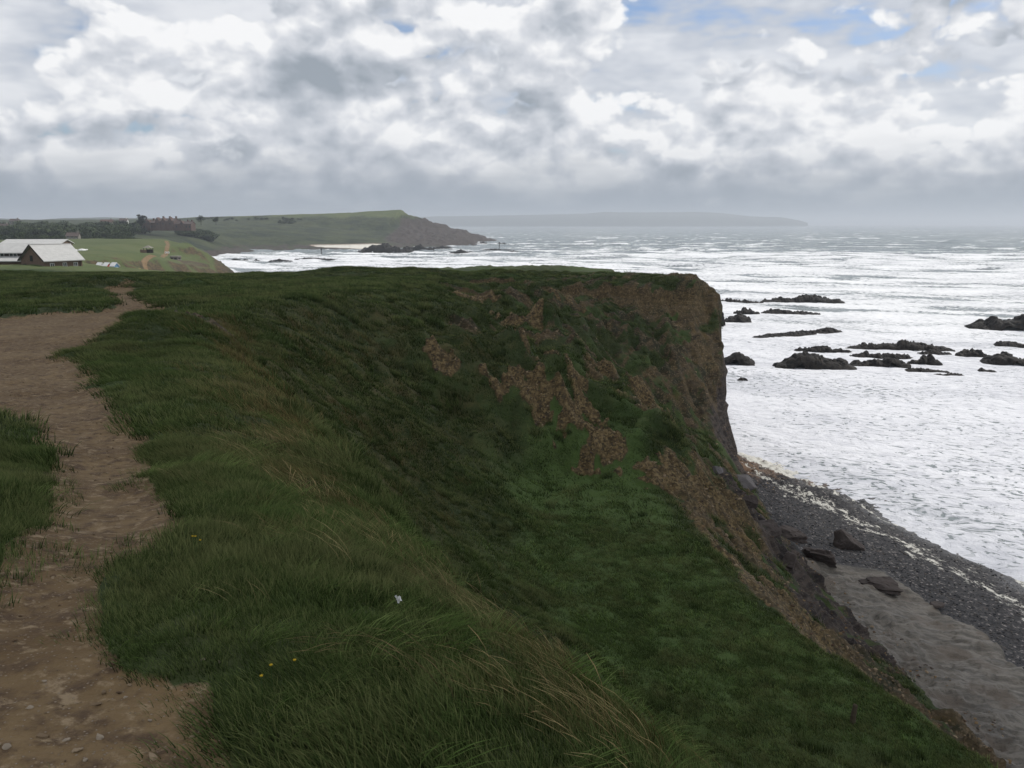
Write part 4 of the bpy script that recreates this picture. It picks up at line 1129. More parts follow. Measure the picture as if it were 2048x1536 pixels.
FAR_ROCK = [
 (534, 586, 524, 6, 'dark skerry on the left of the pair in the middle of the bay', 31),
 (582, 670, 522, 8, 'long dark skerry on the right of the pair in the bay', 32),
 (459, 482, 521, 5, 'leftmost of three small rocks off the pillbox point', 33), (483, 496, 522, 5, 'middle of three small rocks off the pillbox point', 34),
 (507, 519, 522, 5, 'rightmost of three small rocks off the pillbox point', 35),
 (652, 679, 541, 7, 'lone rock in white water just above the near turf', 36),
 (717, 824, 506, 20, 'big dark islet below the headland, beside the pale beach', 37), (812, 866, 502, 15, 'dark rock between the islet and the headland cliff', 38),
 (866, 905, 499, 9, 'rock below the middle of the headland cliff', 39), (897, 953, 508, 9, 'low rock in the foam in front of the headland point', 40),
 (958, 975, 488, 6, 'small rock at the very tip of the headland', 41), (992, 1021, 490, 6, 'outermost small rock off the headland tip', 42),
 (963, 1024, 501, 4, 'flat reef platform carrying the tall marker post', 43), (1016, 1040, 504, 4, 'small low rock right of the marker platform', 44),
 (410, 447, 544, 14, 'square dark rock at the foot of the pillbox cliff', 45)]
for a in FAR_ROCK:
    reef(a[0], a[1], a[2], a[3], a[4], a[5], .45, .6, .35, name='skerry', grp='rocks across the bay')


def lump(name, rad, seed, mat, sub=3, rough=.35, flat=.75, strata=0.0):
    """a broken rock: a sphere cut by random planes, then chipped"""
    g_ = np.random.default_rng(int(seed * 13 + 5))
    bm = bmesh.new(); bmesh.ops.create_icosphere(bm, subdivisions=sub, radius=1.0)
    o_ = Vector((seed * 3.3, seed * 1.7, seed * .9))
    pl = [(Vector(n_).normalized(), .45 + .4 * g_.random()) for n_ in g_.normal(0, 1, (9, 3))]
    for v in bm.verts:
        d = v.co.normalized(); k = 1.25
        for n_, h_ in pl:
            c_ = d.dot(n_)
            if c_ > .05: k = min(k, h_ / c_)
        k *= 1 + .35 * rough * mnoise.fractal(d * 2.6 + o_, 1.0, 2.0, 4)
        if strata: k *= 1 + .05 * math.copysign(1, math.sin(d.z * k * 15 + 2 * d.x + seed))
        v.co = d * k
    for v in bm.verts:
        v.co = Vector((v.co.x * rad[0], v.co.y * rad[1], v.co.z * rad[2])) * 1.15
    me = bpy.data.meshes.new(name); bm.to_mesh(me); bm.free(); me.materials.append(mat)
    return me


def zground(x, y):
    return float(fan_lookup(np.array([x]), np.array([y]), [LZ])[0][0])


def boulder(u, v, wpx, hpx, label, seed, mat, name='boulder', rz=0.0, rough=.3, strata=0, grp='boulders at the foot of the cliff', dep=.8, tilt=(0, 0)):
    p = hit(u, v); s = (p - Vector((0, 0, CAM_Z))).length / F * .7
    me = lump(name, (wpx * s / 2, wpx * s / 2 * dep, hpx * s / 2), seed, mat, 4, rough, 1, strata)
    o = obj(name, me, None, (p.x, p.y, zground(p.x, p.y) + hpx * s * .12), label=label, category='boulder', group=grp)
    o.rotation_euler = (tilt[0], tilt[1], rz)
    return o


boulder(1692, 1096, 70, 62, 'large dark layered boulder on the shingle, under the slip', 3.5, M_BOULD, rz=.3, dep=.9)
boulder(1484, 970, 62, 34, 'pale grey slab tilted on the scarp above the beach', 5, M_STONE, name='rock_slab', rz=-.2, rough=.15, tilt=(.25, .25))
boulder(1430, 945, 40, 24, 'grey slab left of the tilted pale slab', 6, M_STONE, name='rock_slab', rz=.4, rough=.2, tilt=(.2, .1))
boulder(1760, 1182, 92, 40, 'long low brown outcrop on the rock ledge', 7, M_BOULD, rz=-.5, strata=1, dep=.6)
boulder(1868, 1216, 34, 22, 'small dark boulder alone on the shingle right of the outcrop', 8, M_BOULD, rz=.2)
boulder(1500, 1015, 44, 36, 'dark angular boulder below the tilted pale slab', 9, M_BOULD, rz=.9)
boulder(1535, 1060, 60, 50, 'dark brown boulder at the top of the slipped rock mass', 10, M_BOULD, rz=.1, strata=1)
boulder(1590, 1085, 80, 66, 'biggest brown rock of the slipped mass', 11, M_BOULD, rz=.7, strata=1)
boulder(1640, 1128, 70, 60, 'brown rock at the lower end of the slipped mass', 12, M_BOULD, rz=-.3, strata=1)
boulder(1575, 1140, 46, 40, 'brown rock half buried in the scree beside the slipped mass', 13, M_BOULD, rz=1.3)

# loose stones: uncountable shingle, scree chips and path grit
peb_lib = library('pebble', [lump('pebble', (1, .8, .55), 20 + i, simple_mat(f'pebble_{i}', c_, .8, .4, 5, .2, .2), 1, .3) for i, c_ in
                             enumerate(((.036, .036, .040), (.055, .052, .052), (.085, .075, .068), (.024, .024, .027), (.13, .12, .11)))])
scr_lib = library('scree_chip', [lump('chip', (1, .7, .4), 40 + i, simple_mat(f'chip_{i}', c_, .9, .4, 5, .1, .3), 1, .4) for i, c_ in
                                 enumerate(((.17, .115, .062), (.25, .19, .125), (.095, .062, .040), (.065, .050, .042)))])
grit_lib = library('path_grit', [lump('grit', (1, .8, .5), 60 + i, simple_mat(f'grit_{i}', c_, .9, .3, 9, .1, .2), 1, .35) for i, c_ in
                                 enumerate(((.27, .205, .135), (.18, .13, .082), (.115, .078, .048)))])


def stones(name, x, y, s, lib, nv, seed):
    g = np.random.default_rng(seed); n = len(x)
    z = fan_lookup(x, y, [LZ])[0]
    sc = np.stack([s * (.7 + .6 * g.random(n)), s * (.7 + .6 * g.random(n)), s * (.6 + .6 * g.random(n))], -1)
    return scatter(name, np.stack([x, y, z + s * .15], -1), g.random(n) * 6.28, sc, g.normal(0, .25, (n, 2)), lib, nv)


g = np.random.default_rng(5)
bx0 = g.uniform(20, 46, 26000); by0 = g.uniform(30, 96, 26000)
kk_, wb, sm = fan_lookup(bx0, by0, [LK, beach, wl])
ok = (wb > .6) & (sm > 1.0) & (g.random(26000) < .35 + .65 * sst(sm, 6, 12))
stones('pebbles', bx0[ok], by0[ok], .04 + .11 * g.random(ok.sum()) ** 3, peb_lib, 5, 6)
cx0 = g.uniform(-12, 27, 60000); cy0 = g.uniform(18, 100, 60000)
ee, k__ = fan_lookup(cx0, cy0, [earth, LK])
ok = (ee > .45) & (g.random(60000) < np.where(cy0 < 82, .8, .35))
stones('scree', cx0[ok], cy0[ok], .025 + .13 * g.random(ok.sum()) ** 5, scr_lib, 4, 7)
px0, py0, _ = spread(60000, 1.8, 26, 77)
pm0 = path_mask(px0, py0)
ok = (pm0 > .5) & (g.random(60000) < np.clip(1.2 - np.hypot(px0, py0) / 26, .1, 1) * (.55 + .8 * (fbm(px0, py0, .8, 2, seed=55) > .0)))
stones('grit', px0[ok], py0[ok], .004 + .017 * g.random(ok.sum()) ** 3, grit_lib, 3, 8)
for i, (u, v, w, lab) in enumerate((
        (200, 1478, 17, 'largest pale stone on the path, near the bottom left'), (133, 1481, 11, 'pale stone on the path just left of the largest stone'),
        (408, 1325, 9, 'round pale stone at the lower tip of the turf tongue'), (60, 1416, 11, 'pale stone on the path up and left of the largest stone'),
        (172, 1523, 9, 'lowest pale stone on the path, at the bottom picture edge'), (90, 1362, 9, 'pale stone highest up the left side of the near path'),
        (250, 1395, 8, 'small pale stone on the path below the turf tongue'), (12, 1500, 14, 'flat pale stone at the left picture edge of the path'),
        (300, 1440, 8, 'small pale stone right of the largest stone on the path'), (438, 1327, 8, 'small pale stone at the right end of the bare earth, by the grass'))):
    p = hit(u, v, 40, 1.5); s = (p - Vector((0, 0, CAM_Z))).length / F * w / 2
    obj('path_stone', lump('path_stone', (s, s * .8, s * .6), 80 + i, M_PALE, 2, .3), None, (p.x, p.y, zground(p.x, p.y) + s * .25),
        label=lab, category='stone', group='stones on the path')


# ------------------------------------------------------------------ builder for made things
class MB:
    def __init__(s): s.v = []; s.f = []
    def add(s, vs, fs):
        b = len(s.v); s.v += [tuple(p) for p in vs]; s.f += [tuple(b + i for i in f) for f in fs]; return s
    def box(s, lo, hi):
        x0, y0, z0 = lo; x1, y1, z1 = hi
        return s.add([(x0, y0, z0), (x1, y0, z0), (x1, y1, z0), (x0, y1, z0), (x0, y0, z1), (x1, y0, z1), (x1, y1, z1), (x0, y1, z1)],
                     [(0, 3, 2, 1), (4, 5, 6, 7), (0, 1, 5, 4), (1, 2, 6, 5), (2, 3, 7, 6), (3, 0, 4, 7)])
    def gable_wall(s, x0, x1, w, z0, ze, zr):
        """house body along x: rectangular walls with gable ends"""
        h = w / 2
        vs = []
        for x in (x0, x1):
            vs += [(x, -h, z0), (x, h, z0), (x, h, ze), (x, 0, zr), (x, -h, ze)]
        return s.add(vs, [(0, 4, 3, 2, 1), (5, 6, 7, 8, 9), (0, 5, 9, 4), (1, 2, 7, 6), (0, 1, 6, 5)])
    def slope(s, x0, x1, y0, z0, y1, z1, th=.16):
        """a roof slope from eave (y0,z0) to ridge (y1,z1)"""
        return s.add([(x0, y0, z0), (x1, y0, z0), (x1, y1, z1), (x0, y1, z1), (x0, y0, z0 + th), (x1, y0, z0 + th), (x1, y1, z1 + th), (x0, y1, z1 + th)],
                     [(0, 3, 2, 1), (4, 5, 6, 7), (0, 1, 5, 4), (1, 2, 6, 5), (2, 3, 7, 6), (3, 0, 4, 7)])
    def tube(s, p0, p1, r0, r1, n=8):
        p0, p1 = Vector(p0), Vector(p1); ax = (p1 - p0).normalized()
        e1 = ax.orthogonal().normalized(); e2 = ax.cross(e1); b = len(s.v)
        for p, r in ((p0, r0), (p1, r1)):
            for k in range(n):
                a = 2 * math.pi * k / n; s.v.append(tuple(p + (e1 * math.cos(a) + e2 * math.sin(a)) * r))
        for k in range(n):
            s.f.append((b + k, b + (k + 1) % n, b + n + (k + 1) % n, b + n + k))
        s.f.append(tuple(b + k for k in range(n))[::-1]); s.f.append(tuple(b + n + k for k in range(n)))
        return s
    def build(s, name, mat, parent=None, **props):
        me = bpy.data.meshes.new(name); me.from_pydata(s.v, [], s.f); me.update(); me.materials.append(mat)
        return obj(name, me, parent, **props)


def empty(name, loc, rz=0.0, **props):
    o = obj(name, None, None, loc, **props); o.rotation_euler.z = rz; o.empty_display_size = .3
    return o


M_SLATE = simple_mat('slate_roof', (0.43, 0.43, 0.42), 0.6, 0.22, 1.4, 0.3, 0.15)
M_WALLS = simple_mat('rubble_wall', (0.150, 0.110, 0.085), 0.9, 0.35, 2.5, 0.1, 0.4)
M_WHITE = simple_mat('white_paint', (0.78, 0.78, 0.77), 0.5, 0.06, 2.0)
M_GLASS = simple_mat('window_glass', (0.035, 0.045, 0.05), 0.08, 0.2, 1.0, 0.5, 0.0)
M_DARK = simple_mat('dark_timber', (0.030, 0.024, 0.020), 0.8, 0.3, 3.0)
M_BRICK = simple_mat('old_red_brick', (0.105, 0.070, 0.058), 0.9, 0.35, 0.6)
M_BROOF = simple_mat('mansion_roof', (0.095, 0.075, 0.068), 0.8, 0.3, 0.5)
M_CONC = simple_mat('grey_concrete', (0.22, 0.205, 0.18), 0.9, 0.3, 2.0)
M_RED = simple_mat('red_paint', (0.42, 0.075, 0.055), 0.6, 0.12, 2.0)
M_BLUE = simple_mat('blue_paint', (0.15, 0.30, 0.46), 0.6, 0.12, 2.0)


def window(parent, x, y, z, w, h, mat_frame=None, axis='y', panes=1):
    """a window on a wall whose outside faces -y (axis 'y') or -x (axis 'x')"""
    fr = MB(); th = .06
    def bx_(a0, a1, z0, z1, o0, o1, m_):
        if axis == 'y': m_.box((a0, y - o1, z0), (a1, y - o0, z1))
        else: m_.box((y - o1, a0, z0), (y - o0, a1, z1))
    bx_(x - w / 2, x - w / 2 + th, z, z + h, 0, .08, fr); bx_(x + w / 2 - th, x + w / 2, z, z + h, 0, .08, fr)
    bx_(x - w / 2 + th, x + w / 2 - th, z, z + th, 0, .08, fr); bx_(x - w / 2 + th, x + w / 2 - th, z + h - th, z + h, 0, .08, fr)
    for k in range(1, panes): bx_(x - w / 2 + w * k / panes - .03, x - w / 2 + w * k / panes + .03, z + th, z + h - th, 0, .075, fr)
    f_ = fr.build('window', mat_frame or M_WHITE, parent)
    gl = MB(); bx_(x - w / 2 + th, x + w / 2 - th, z + th, z + h - th, 0, .03, gl); gl.build('pane', M_GLASS, f_)
    sl_ = MB(); bx_(x - w / 2 - .06, x + w / 2 + .06, z - .08, z - .005, 0, .14, sl_); sl_.build('sill', mat_frame or M_WHITE, f_)


def shingle_rows(parent, x0, x1, y0, z0, y1, z1, n, mat, nm='slate_course'):
    """courses of slate, each a thin slab lapping the one below"""
    for k in range(n):
        a, b = k / n, (k + 1) / n + .02
        MB().slope(x0, x1, y0 + (y1 - y0) * a, z0 + (z1 - z0) * a + .03, y0 + (y1 - y0) * min(b, 1), z0 + (z1 - z0) * min(b, 1) + .0, .15).build(nm, mat, parent)


# gabled house on the left
p = at(96, 519, 150)
hz_ = p.z - 2.3
barn = empty('stone_house', (p.x, p.y + 1.2, hz_), R(60), label='gabled stone house with one broad pale slate roof, left of the path', category='house', group='houses by the field')
barn.scale = (.93, .93, .93); Lh, Wh = 3.8, 3.7
MB().gable_wall(-Lh, Lh, 2 * Wh, -.6, 2.45, 5.05).build('wall', M_WALLS, barn)
rf = MB().slope(-Lh - .35, Lh + .35, -Wh - .45, 2.2, 0, 5.15).build('roof', M_SLATE, barn, label='pale slate roof slope')
MB().slope(-Lh - .35, Lh + .35, Wh + .45, 2.2, -.02, 5.15).build('roof', M_SLATE, barn)
MB().box((-Lh - .4, -.14, 5.26), (Lh + .4, .14, 5.40)).build('ridge_tile', M_SLATE, rf)
for k in range(9):
    a = (k + .0) / 9
    MB().slope(-Lh - .35, Lh + .35, -Wh - .45 + (Wh + .45) * a, 2.36 + 2.95 * a, -Wh - .45 + (Wh + .45) * (a + .105), 2.35 + 2.95 * (a + .105), .015).build('slate_course', M_SLATE, rf)
for s_ in (-1, 1):
    MB().slope(-Lh - .42, -Lh - .36, s_ * (Wh + .47), 2.1, 0, 5.1, .3).build('bargeboard', M_DARK, barn)
window(barn, .2, -Lh - .002, 2.3, .8, 1.0, M_DARK, 'x', 2)
MB().box((-Lh - .05, 2.0, -.4), (-Lh - .01, 2.9, 1.7)).build('door', M_DARK, barn)
MB().tube((Lh - .5, -Wh - .1, -.4), (Lh - .5, -Wh - .1, 2.15), .06, .06).build('downpipe', M_DARK, barn)
for x_ in (-2.3, .2, 2.4): window(barn, x_, -Wh - .002, 1.1, .8, .8, M_WHITE, 'y', 2)

# long low house at the picture's left edge, window band between two roofs
p = at(20, 517, 154)
lod = empty('long_house', (p.x - 3.0, p.y, p.z - 2.2), R(8), label='low slate roofed house with a white window band, cut by the left picture edge', category='house', group='houses by the field')
MB().box((-7.5, -3.4, -.6), (6.4, 4.2, 2.0)).build('wall', M_WALLS, lod)
MB().box((-7.4, -1.9, 2.02), (6.0, 3.4, 3.35)).build('upper_wall', M_DARK, lod)
MB().slope(-7.8, 6.6, -4.0, 1.75, -1.92, 2.55).build('roof', M_SLATE, lod)
rf = MB().slope(-7.8, 6.3, -2.5, 3.15, .6, 4.75).build('roof', M_SLATE, lod)
MB().slope(-7.8, 6.3, 3.8, 3.15, .58, 4.75).build('roof', M_SLATE, lod)
MB().add([(6.0, -1.9, 3.36), (6.0, 3.4, 3.36), (6.0, .6, 4.7)], [(0, 1, 2)]).build('gable', M_WALLS, lod)
for x_ in (-6.3, -4.2, -.2, 2.0, 4.2): window(lod, x_, -1.905, 2.35, 1.35, .85, M_WHITE, 'y', 2)
MB().box((-2.4, .3, 4.6), (-1.8, .9, 5.5)).build('chimney', M_WALLS, rf)

# long roof behind
p = at(74, 488, 178)
bk = empty('roofed_hall', (p.x, p.y, p.z - 3.0), R(6), label='long hall with a low pale roof behind the two nearer houses', category='house', group='houses by the field')
MB().gable_wall(-5.6, 5.9, 6.4, -.5, 3.05, 3.85).build('wall', M_WALLS, bk)
rf = MB().slope(-6.0, 6.2, -3.6, 2.95, 0, 3.85).build('roof', M_SLATE, bk)
MB().slope(-6.0, 6.2, 3.6, 2.95, -.02, 3.85).build('roof', M_SLATE, bk)
MB().slope(-6.05, 6.25, -3.68, 2.7, -3.6, 2.72, .3).build('fascia', M_DARK, rf)

# beach huts: only the roofs clear the rise
for i, (u, wm_, gm, lab) in enumerate(((200, M_WHITE, M_WHITE, 'white beach hut, left of the row of three'), (214, M_WHITE, M_RED, 'beach hut with a red gable in the middle of the three'),
                                       (229, M_WHITE, M_BLUE, 'beach hut with a blue gable and white edging, right of the three'))):
    p = at(u, 529.5, 196 - i * 2)
    h_ = empty('beach_hut', (p.x, p.y, p.z - 2.0), R(-28), label=lab, category='hut', group='beach huts behind the rise')
    MB().gable_wall(-.7, .7, 1.3, -.6, 1.75, 2.45).build('wall', gm, h_)
    MB().slope(-.8, .8, -.8, 1.64, 0, 2.48, .08).build('roof', wm_, h_); MB().slope(-.8, .8, .8, 1.64, -.01, 2.48, .08).build('roof', wm_, h_)
    MB().box((.71, -.3, -.4), (.75, .3, 1.5)).build('door', M_WHITE, h_)
    for s_ in (-1, 1): MB().slope(.81, .86, s_ * .81, 1.58, 0, 2.42, .14).build('bargeboard', M_WHITE, h_)

# pillbox
p = at(351.5, 520.5, 384)
pb = empty('pillbox', (p.x, p.y, p.z - .6), R(20), label='squat concrete pillbox with dark slits on the grassy point', category='bunker')
oc = [(2.45 * math.cos(R(22.5 + 45 * k)), 2.45 * math.sin(R(22.5 + 45 * k))) for k in range(8)]
oc2 = [(x_ * 1.1, y_ * 1.1) for x_, y_ in oc]
def prism(pts, z0, z1):
    n = len(pts); m_ = MB(); m_.add([(x_, y_, z0) for x_, y_ in pts] + [(x_, y_, z1) for x_, y_ in pts],
        [tuple(range(n))[::-1], tuple(range(n, 2 * n))] + [(k, (k + 1) % n, n + (k + 1) % n, n + k) for k in range(n)]); return m_
prism(oc, 0, 2.1).build('wall', M_CONC, pb); prism(oc2, 2.11, 2.5).build('roof', M_CONC, pb)
for k in range(8):
    a = R(45 * k); r_ = 2.45 * math.cos(R(22.5)) + .01; c_, s_ = math.cos(a), math.sin(a)
    q = MB(); q.add([(c_ * r_ - s_ * b, s_ * r_ + c_ * b, z_) for z_ in (1.15, 1.75) for b in (-.55, .55)] + [(c_ * (r_ + .03) - s_ * b, s_ * (r_ + .03) + c_ * b, z_) for z_ in (1.15, 1.75) for b in (-.55, .55)],
                    [(4, 5, 7, 6), (0, 4, 6, 2), (1, 3, 7, 5), (2, 6, 7, 3), (0, 1, 5, 4)]); q.build('slit_shade', M_DARK, pb)  # dark plates on the wall paint the shade inside the slits

# open shelter with pyramid roof and its low wall
p = at(297, 503.5, 335)
sh_ = empty('shelter', (p.x, p.y, p.z - .2), 0, label='small open shelter with a pale pyramid roof beside the field path', category='shelter')
MB().add([(-1.6, -1.6, 1.75), (1.6, -1.6, 1.75), (1.6, 1.6, 1.75), (-1.6, 1.6, 1.75), (0, 0, 2.75)], [(0, 3, 2, 1), (0, 1, 4), (1, 2, 4), (2, 3, 4), (3, 0, 4)]).build('roof', M_CONC, sh_)
for x_ in (-1.3, 1.3):
    for y_ in (-1.3, 1.3): MB().box((x_ - .09, y_ - .09, -.3), (x_ + .09, y_ + .09, 1.74)).build('post', M_DARK, sh_)
MB().box((-1.2, 1.0, -.3), (1.2, 1.15, 1.1)).build('back_panel', M_DARK, sh_)
p = at(287, 503, 333)
MB().box((-1.2, -.25, -.5), (1.1, .25, .6)).add([(-1.2, -.25, .605), (-.4, -.25, .605), (-.4, .25, .605), (-1.2, .25, .605), (-1.1, -.2, .8), (-.5, -.2, .8), (-.5, .2, .8), (-1.1, .2, .8)],
    [(4, 5, 6, 7), (0, 1, 5, 4), (1, 2, 6, 5), (2, 3, 7, 6), (3, 0, 4, 7)]).build('stone_wall', M_WALLS, None, label='low dark stone wall just left of the pyramid roofed shelter', category='wall').location = p
p = at(334.5, 508, 348)
sg = empty('notice_board', (p.x, p.y, p.z), 0, label='small white double notice board on posts near the pillbox', category='sign')
for x_ in (-.5, .5):
    MB().box((x_ - .42, -.04, .25), (x_ + .42, .04, .95)).build('panel', M_WHITE, sg)
    MB().box((x_ - .05, .042, -.3), (x_ + .05, .12, .95)).build('post', M_DARK, sg)


def tunnel(u, v, d, L, r, lab, rz=0.1):
    p = at(u, v, d); m_ = MB(); n = 10; st = 9
    for i in range(st):
        x_ = -L / 2 + L * i / (st - 1); k_ = (1 - abs(2 * i / (st - 1) - 1) ** 3) * .7 + .3
        for j in range(n + 1):
            a = math.pi * j / n; m_.v.append((x_, r * math.cos(a) * k_, r * .75 * math.sin(a) * k_ + .08 * math.sin(i * 2.3 + j)))
    for i in range(st - 1):
        for j in range(n): m_.f.append((i * (n + 1) + j, i * (n + 1) + j + 1, (i + 1) * (n + 1) + j + 1, (i + 1) * (n + 1) + j))
    o = m_.build('covered_heap', M_WHITE, None, label=lab, category='heap', group='white covered heaps in the field'); o.location = (p.x, p.y, p.z - .1); o.rotation_euler.z = rz
    return o
tunnel(147, 500.5, 268, 2.6, .6, 'left low white covered heap on the grass behind the gabled house')
tunnel(164, 500.5, 270, 2.4, .75, 'right and higher white covered heap on the grass behind the gabled house')
tunnel(173, 499.5, 274, .9, .4, 'smallest white heap at the right end of the white row')

# marker posts on the far reefs
for (u, v0, v1, lab) in ((998.5, 487, 501, 'tall marker post on the reef platform off the headland tip'), (868, 497, 506, 'thin post in the foam below the headland cliff'),
                         (643, 500, 509, 'thin post in the calm grey water of the bay')):
    b = at(u, v1, z=.3); hgt = (v1 - v0) / F * b.length
    e_ = empty('marker_post', b, 0, label=lab, category='post', group='posts in the water across the bay')
    MB().tube((0, 0, -1), (0, 0, hgt), .40, .34).build('pole', M_DARK, e_)
    MB().box((-.7, -.7, hgt + .0), (.7, .7, hgt + 1.2)).build('top_mark', M_DARK, e_)
# boats at their moorings
for i, (u, v, lab) in enumerate(((459, 505.5, 'leftmost small dark boat moored under the far shore'), (472, 506, 'second small boat from the left under the far shore'), (526, 507.5, 'pale small boat moored in the middle of the bay row'),
                                 (573, 506.5, 'fourth small boat in the row under the far shore'), (597, 507.5, 'rightmost small boat in the row under the far shore'))):
    b = at(u, v, z=.05)
    e_ = empty('moored_boat', b, R((10, -15, 5, 20, -8)[i]), label=lab, category='boat', group='small boats in the bay')
    st = []; m_ = MB()
    for k in range(7):
        x_ = -2.6 + 5.2 * k / 6; w_ = 1.0 * (1 - max(0, (x_ - .4) / 2.25) ** 2); w_ = max(w_, .05); sh2 = .75 + .12 * (x_ / 2.6) ** 2
        m_.v += [(x_, -w_, sh2), (x_, -w_ * .7, -.1), (x_, 0, -.35), (x_, w_ * .7, -.1), (x_, w_, sh2), (x_, 0, sh2 - .12)]
    for k in range(6):
        for j in range(6):
            m_.f.append((k * 6 + j, k * 6 + (j + 1) % 6, (k + 1) * 6 + (j + 1) % 6, (k + 1) * 6 + j))
    m_.f.append((0, 1, 2, 3, 4, 5)); m_.build('hull', M_WHITE if i == 2 else M_DARK, e_)
    MB().box((-.6, -.55, .70), (.9, .55, 1.45)).build('cabin', M_WHITE if i in (2, 4) else M_DARK, e_)


# ------------------------------------------------------------------ mansion, far houses and trees
def far_house(u, v, d, L, Wd, he, hr, lab, wm_, rm, rz, nwin=3, grp='houses among the far trees', name='cottage'):
    p = at(u, v, d)
    r_ = empty(name, (p.x, p.y, p.z - .5), rz, label=lab, category='house', group=grp)
    MB().gable_wall(-L / 2, L / 2, Wd, -2, he, hr).build('wall', wm_, r_)
    f_ = MB().slope(-L / 2 - .3, L / 2 + .3, -Wd / 2 - .4, he - .2, 0, hr + .1, .2).build('roof', rm, r_)
    MB().slope(-L / 2 - .3, L / 2 + .3, Wd / 2 + .4, he - .2, -.02, hr + .1, .2).build('roof', rm, r_)
    MB().box((L * .3, -.5, hr - .3), (L * .3 + .9, .5, hr + 1.3)).build('chimney', wm_, f_)
    for k in range(nwin): window(r_, -L / 2 + L * (k + .5) / nwin, -Wd / 2 - .003, he * .35, 1.1, 1.3)
    return r_


man = empty('mansion', at(330, 457, 800), R(-6), label='long old red brick mansion with many gables and chimneys on the far rise', category='mansion')
def mwing(x0, x1, y0, y1, ze, zr, nw, stor):
    q = MB(); h = (y1 - y0) / 2; ym = (y0 + y1) / 2
    q.gable_wall(x0, x1, 2 * h, -2, ze, zr); q.v = [(a, b + ym, c) for a, b, c in q.v]; q.build('wing', M_BRICK, man)
    MB().slope(x0 - .3, x1 + .3, y0 - .4, ze - .1, ym, zr + .15, .25).build('roof', M_BROOF, man)
    MB().slope(x0 - .3, x1 + .3, y1 + .4, ze - .1, ym - .02, zr + .15, .25).build('roof', M_BROOF, man)
    for s_ in range(stor):
        for k in range(nw): window(man, x0 + (x1 - x0) * (k + .5) / nw, y0 - .004, .8 + 3.1 * s_, 1.3, 1.9, M_BRICK)
mwing(-22, -7.5, 0, 10, 5.2, 7.6, 4, 1); mwing(-7.4, 10, -2, 10, 6.6, 9.2, 5, 2); mwing(10.1, 26, 0, 9, 4.2, 6.4, 5, 1)
for x_, ze, zr in ((-6.0, 6.8, 10.4), (-.2, 6.8, 10.2), (6.6, 6.8, 10.6), (-16, 5.2, 8.2), (17, 4.4, 7.2)):
    y0 = -2.6 if -7 < x_ < 10 else -.8
    q = MB(); q.add([(x_ - 2.1, y0, -2), (x_ + 2.1, y0, -2), (x_ + 2.1, y0, ze), (x_, y0, zr), (x_ - 2.1, y0, ze), (x_ - 2.1, y0 + 5, -2), (x_ + 2.1, y0 + 5, -2), (x_ + 2.1, y0 + 5, ze), (x_, y0 + 5, zr), (x_ - 2.1, y0 + 5, ze)],
                      [(0, 1, 2, 3, 4), (9, 8, 7, 6, 5), (1, 6, 7, 2), (0, 4, 9, 5), (2, 7, 8, 3), (3, 8, 9, 4)]); q.build('gable_bay', M_BRICK, man)
    window(man, x_, y0 - .004, 3.6, 1.2, 1.8, M_BRICK)
for x_, z_ in ((-20.5, 7), (-13, 7.2), (-8.2, 7.4), (-3.2, 9), (3.2, 9), (9.4, 9), (13.5, 6), (21, 6), (25, 5.5)):
    MB().box((x_ - .7, 4.0, z_ - 1.5), (x_ + .7, 5.4, z_ + 2.4)).build('chimney', M_BRICK, man)
far_house(147, 476, 520, 7, 5, 1.6, 3.6, 'grey roofed house with gables low among the trees behind the field', M_CONC, M_BROOF, R(10))
far_house(8, 464, 700, 9, 7, 4.6, 7, 'pale house at the far left edge of the wood', M_CONC, M_BROOF, R(-8))
far_house(215, 450, 860, 12, 7, 3.4, 5.8, 'pinkish roofed cottage above the middle of the wood', M_CONC, M_BRICK, R(5))
far_house(248, 447, 900, 8, 6, 3.2, 5.6, 'white walled cottage close to the left of the mansion tree', M_WHITE, M_BROOF, R(12))
far_house(30, 447, 900, 9, 6, 3.0, 5.2, 'cottage above the left end of the wood', M_CONC, M_BROOF, R(0))


def leaf_mat(name, a, b):
    m, t = new_mat(name)
    info = t.node('ShaderNodeObjectInfo').outputs['Random']
    pos = t.node('ShaderNodeNewGeometry').outputs['Position']
    n_ = t.noise(pos, .5, 3.0, .6)
    c_ = t.mix(t.ss(t.m('ADD', n_, t.m('MULTIPLY', t.m('SUBTRACT', info, .5), .4)), .3, .7), a, b)
    finish(t, c_, .8, None, spec=.15)
    return m


M_LEAF = leaf_mat('tree_leaves', (0.024, 0.038, 0.017), (0.058, 0.080, 0.032))
M_PINE = leaf_mat('dark_needles', (0.010, 0.015, 0.010), (0.024, 0.030, 0.018))


def crown_mesh(name, lobes, n, size, seed, mat):
    """leaf clumps: many small tilted faces spread over and through the lobes of a crown"""
    g_ = np.random.default_rng(seed); V = []; FC = []
    lob = np.array(lobes); w_ = lob[:, 3] ** 2; w_ = w_ / w_.sum()
    for i in range(n):
        l_ = lob[g_.choice(len(lob), p=w_)]
        d = g_.normal(0, 1, 3); d /= np.linalg.norm(d); r_ = l_[3] * (g_.random() ** .35) * (1 + .2 * math.sin(d[0] * 7 + d[2] * 5))
        c_ = l_[:3] + d * r_ * np.array([1, 1, .8])
        a_ = g_.normal(0, 1, 3); a_ /= np.linalg.norm(a_); b_ = np.cross(a_, d + .3 * g_.normal(0, 1, 3)); b_ /= np.linalg.norm(b_) + 1e-6
        s_ = size * (.6 + .8 * g_.random()); k = len(V)
        V += [tuple(c_ - a_ * s_), tuple(c_ + b_ * s_ * .7), tuple(c_ + a_ * s_), tuple(c_ - b_ * s_ * .7)]; FC.append((k, k + 1, k + 2, k + 3))
    return mesh_np(name, np.array(V), np.array(FC), mat, None, False)


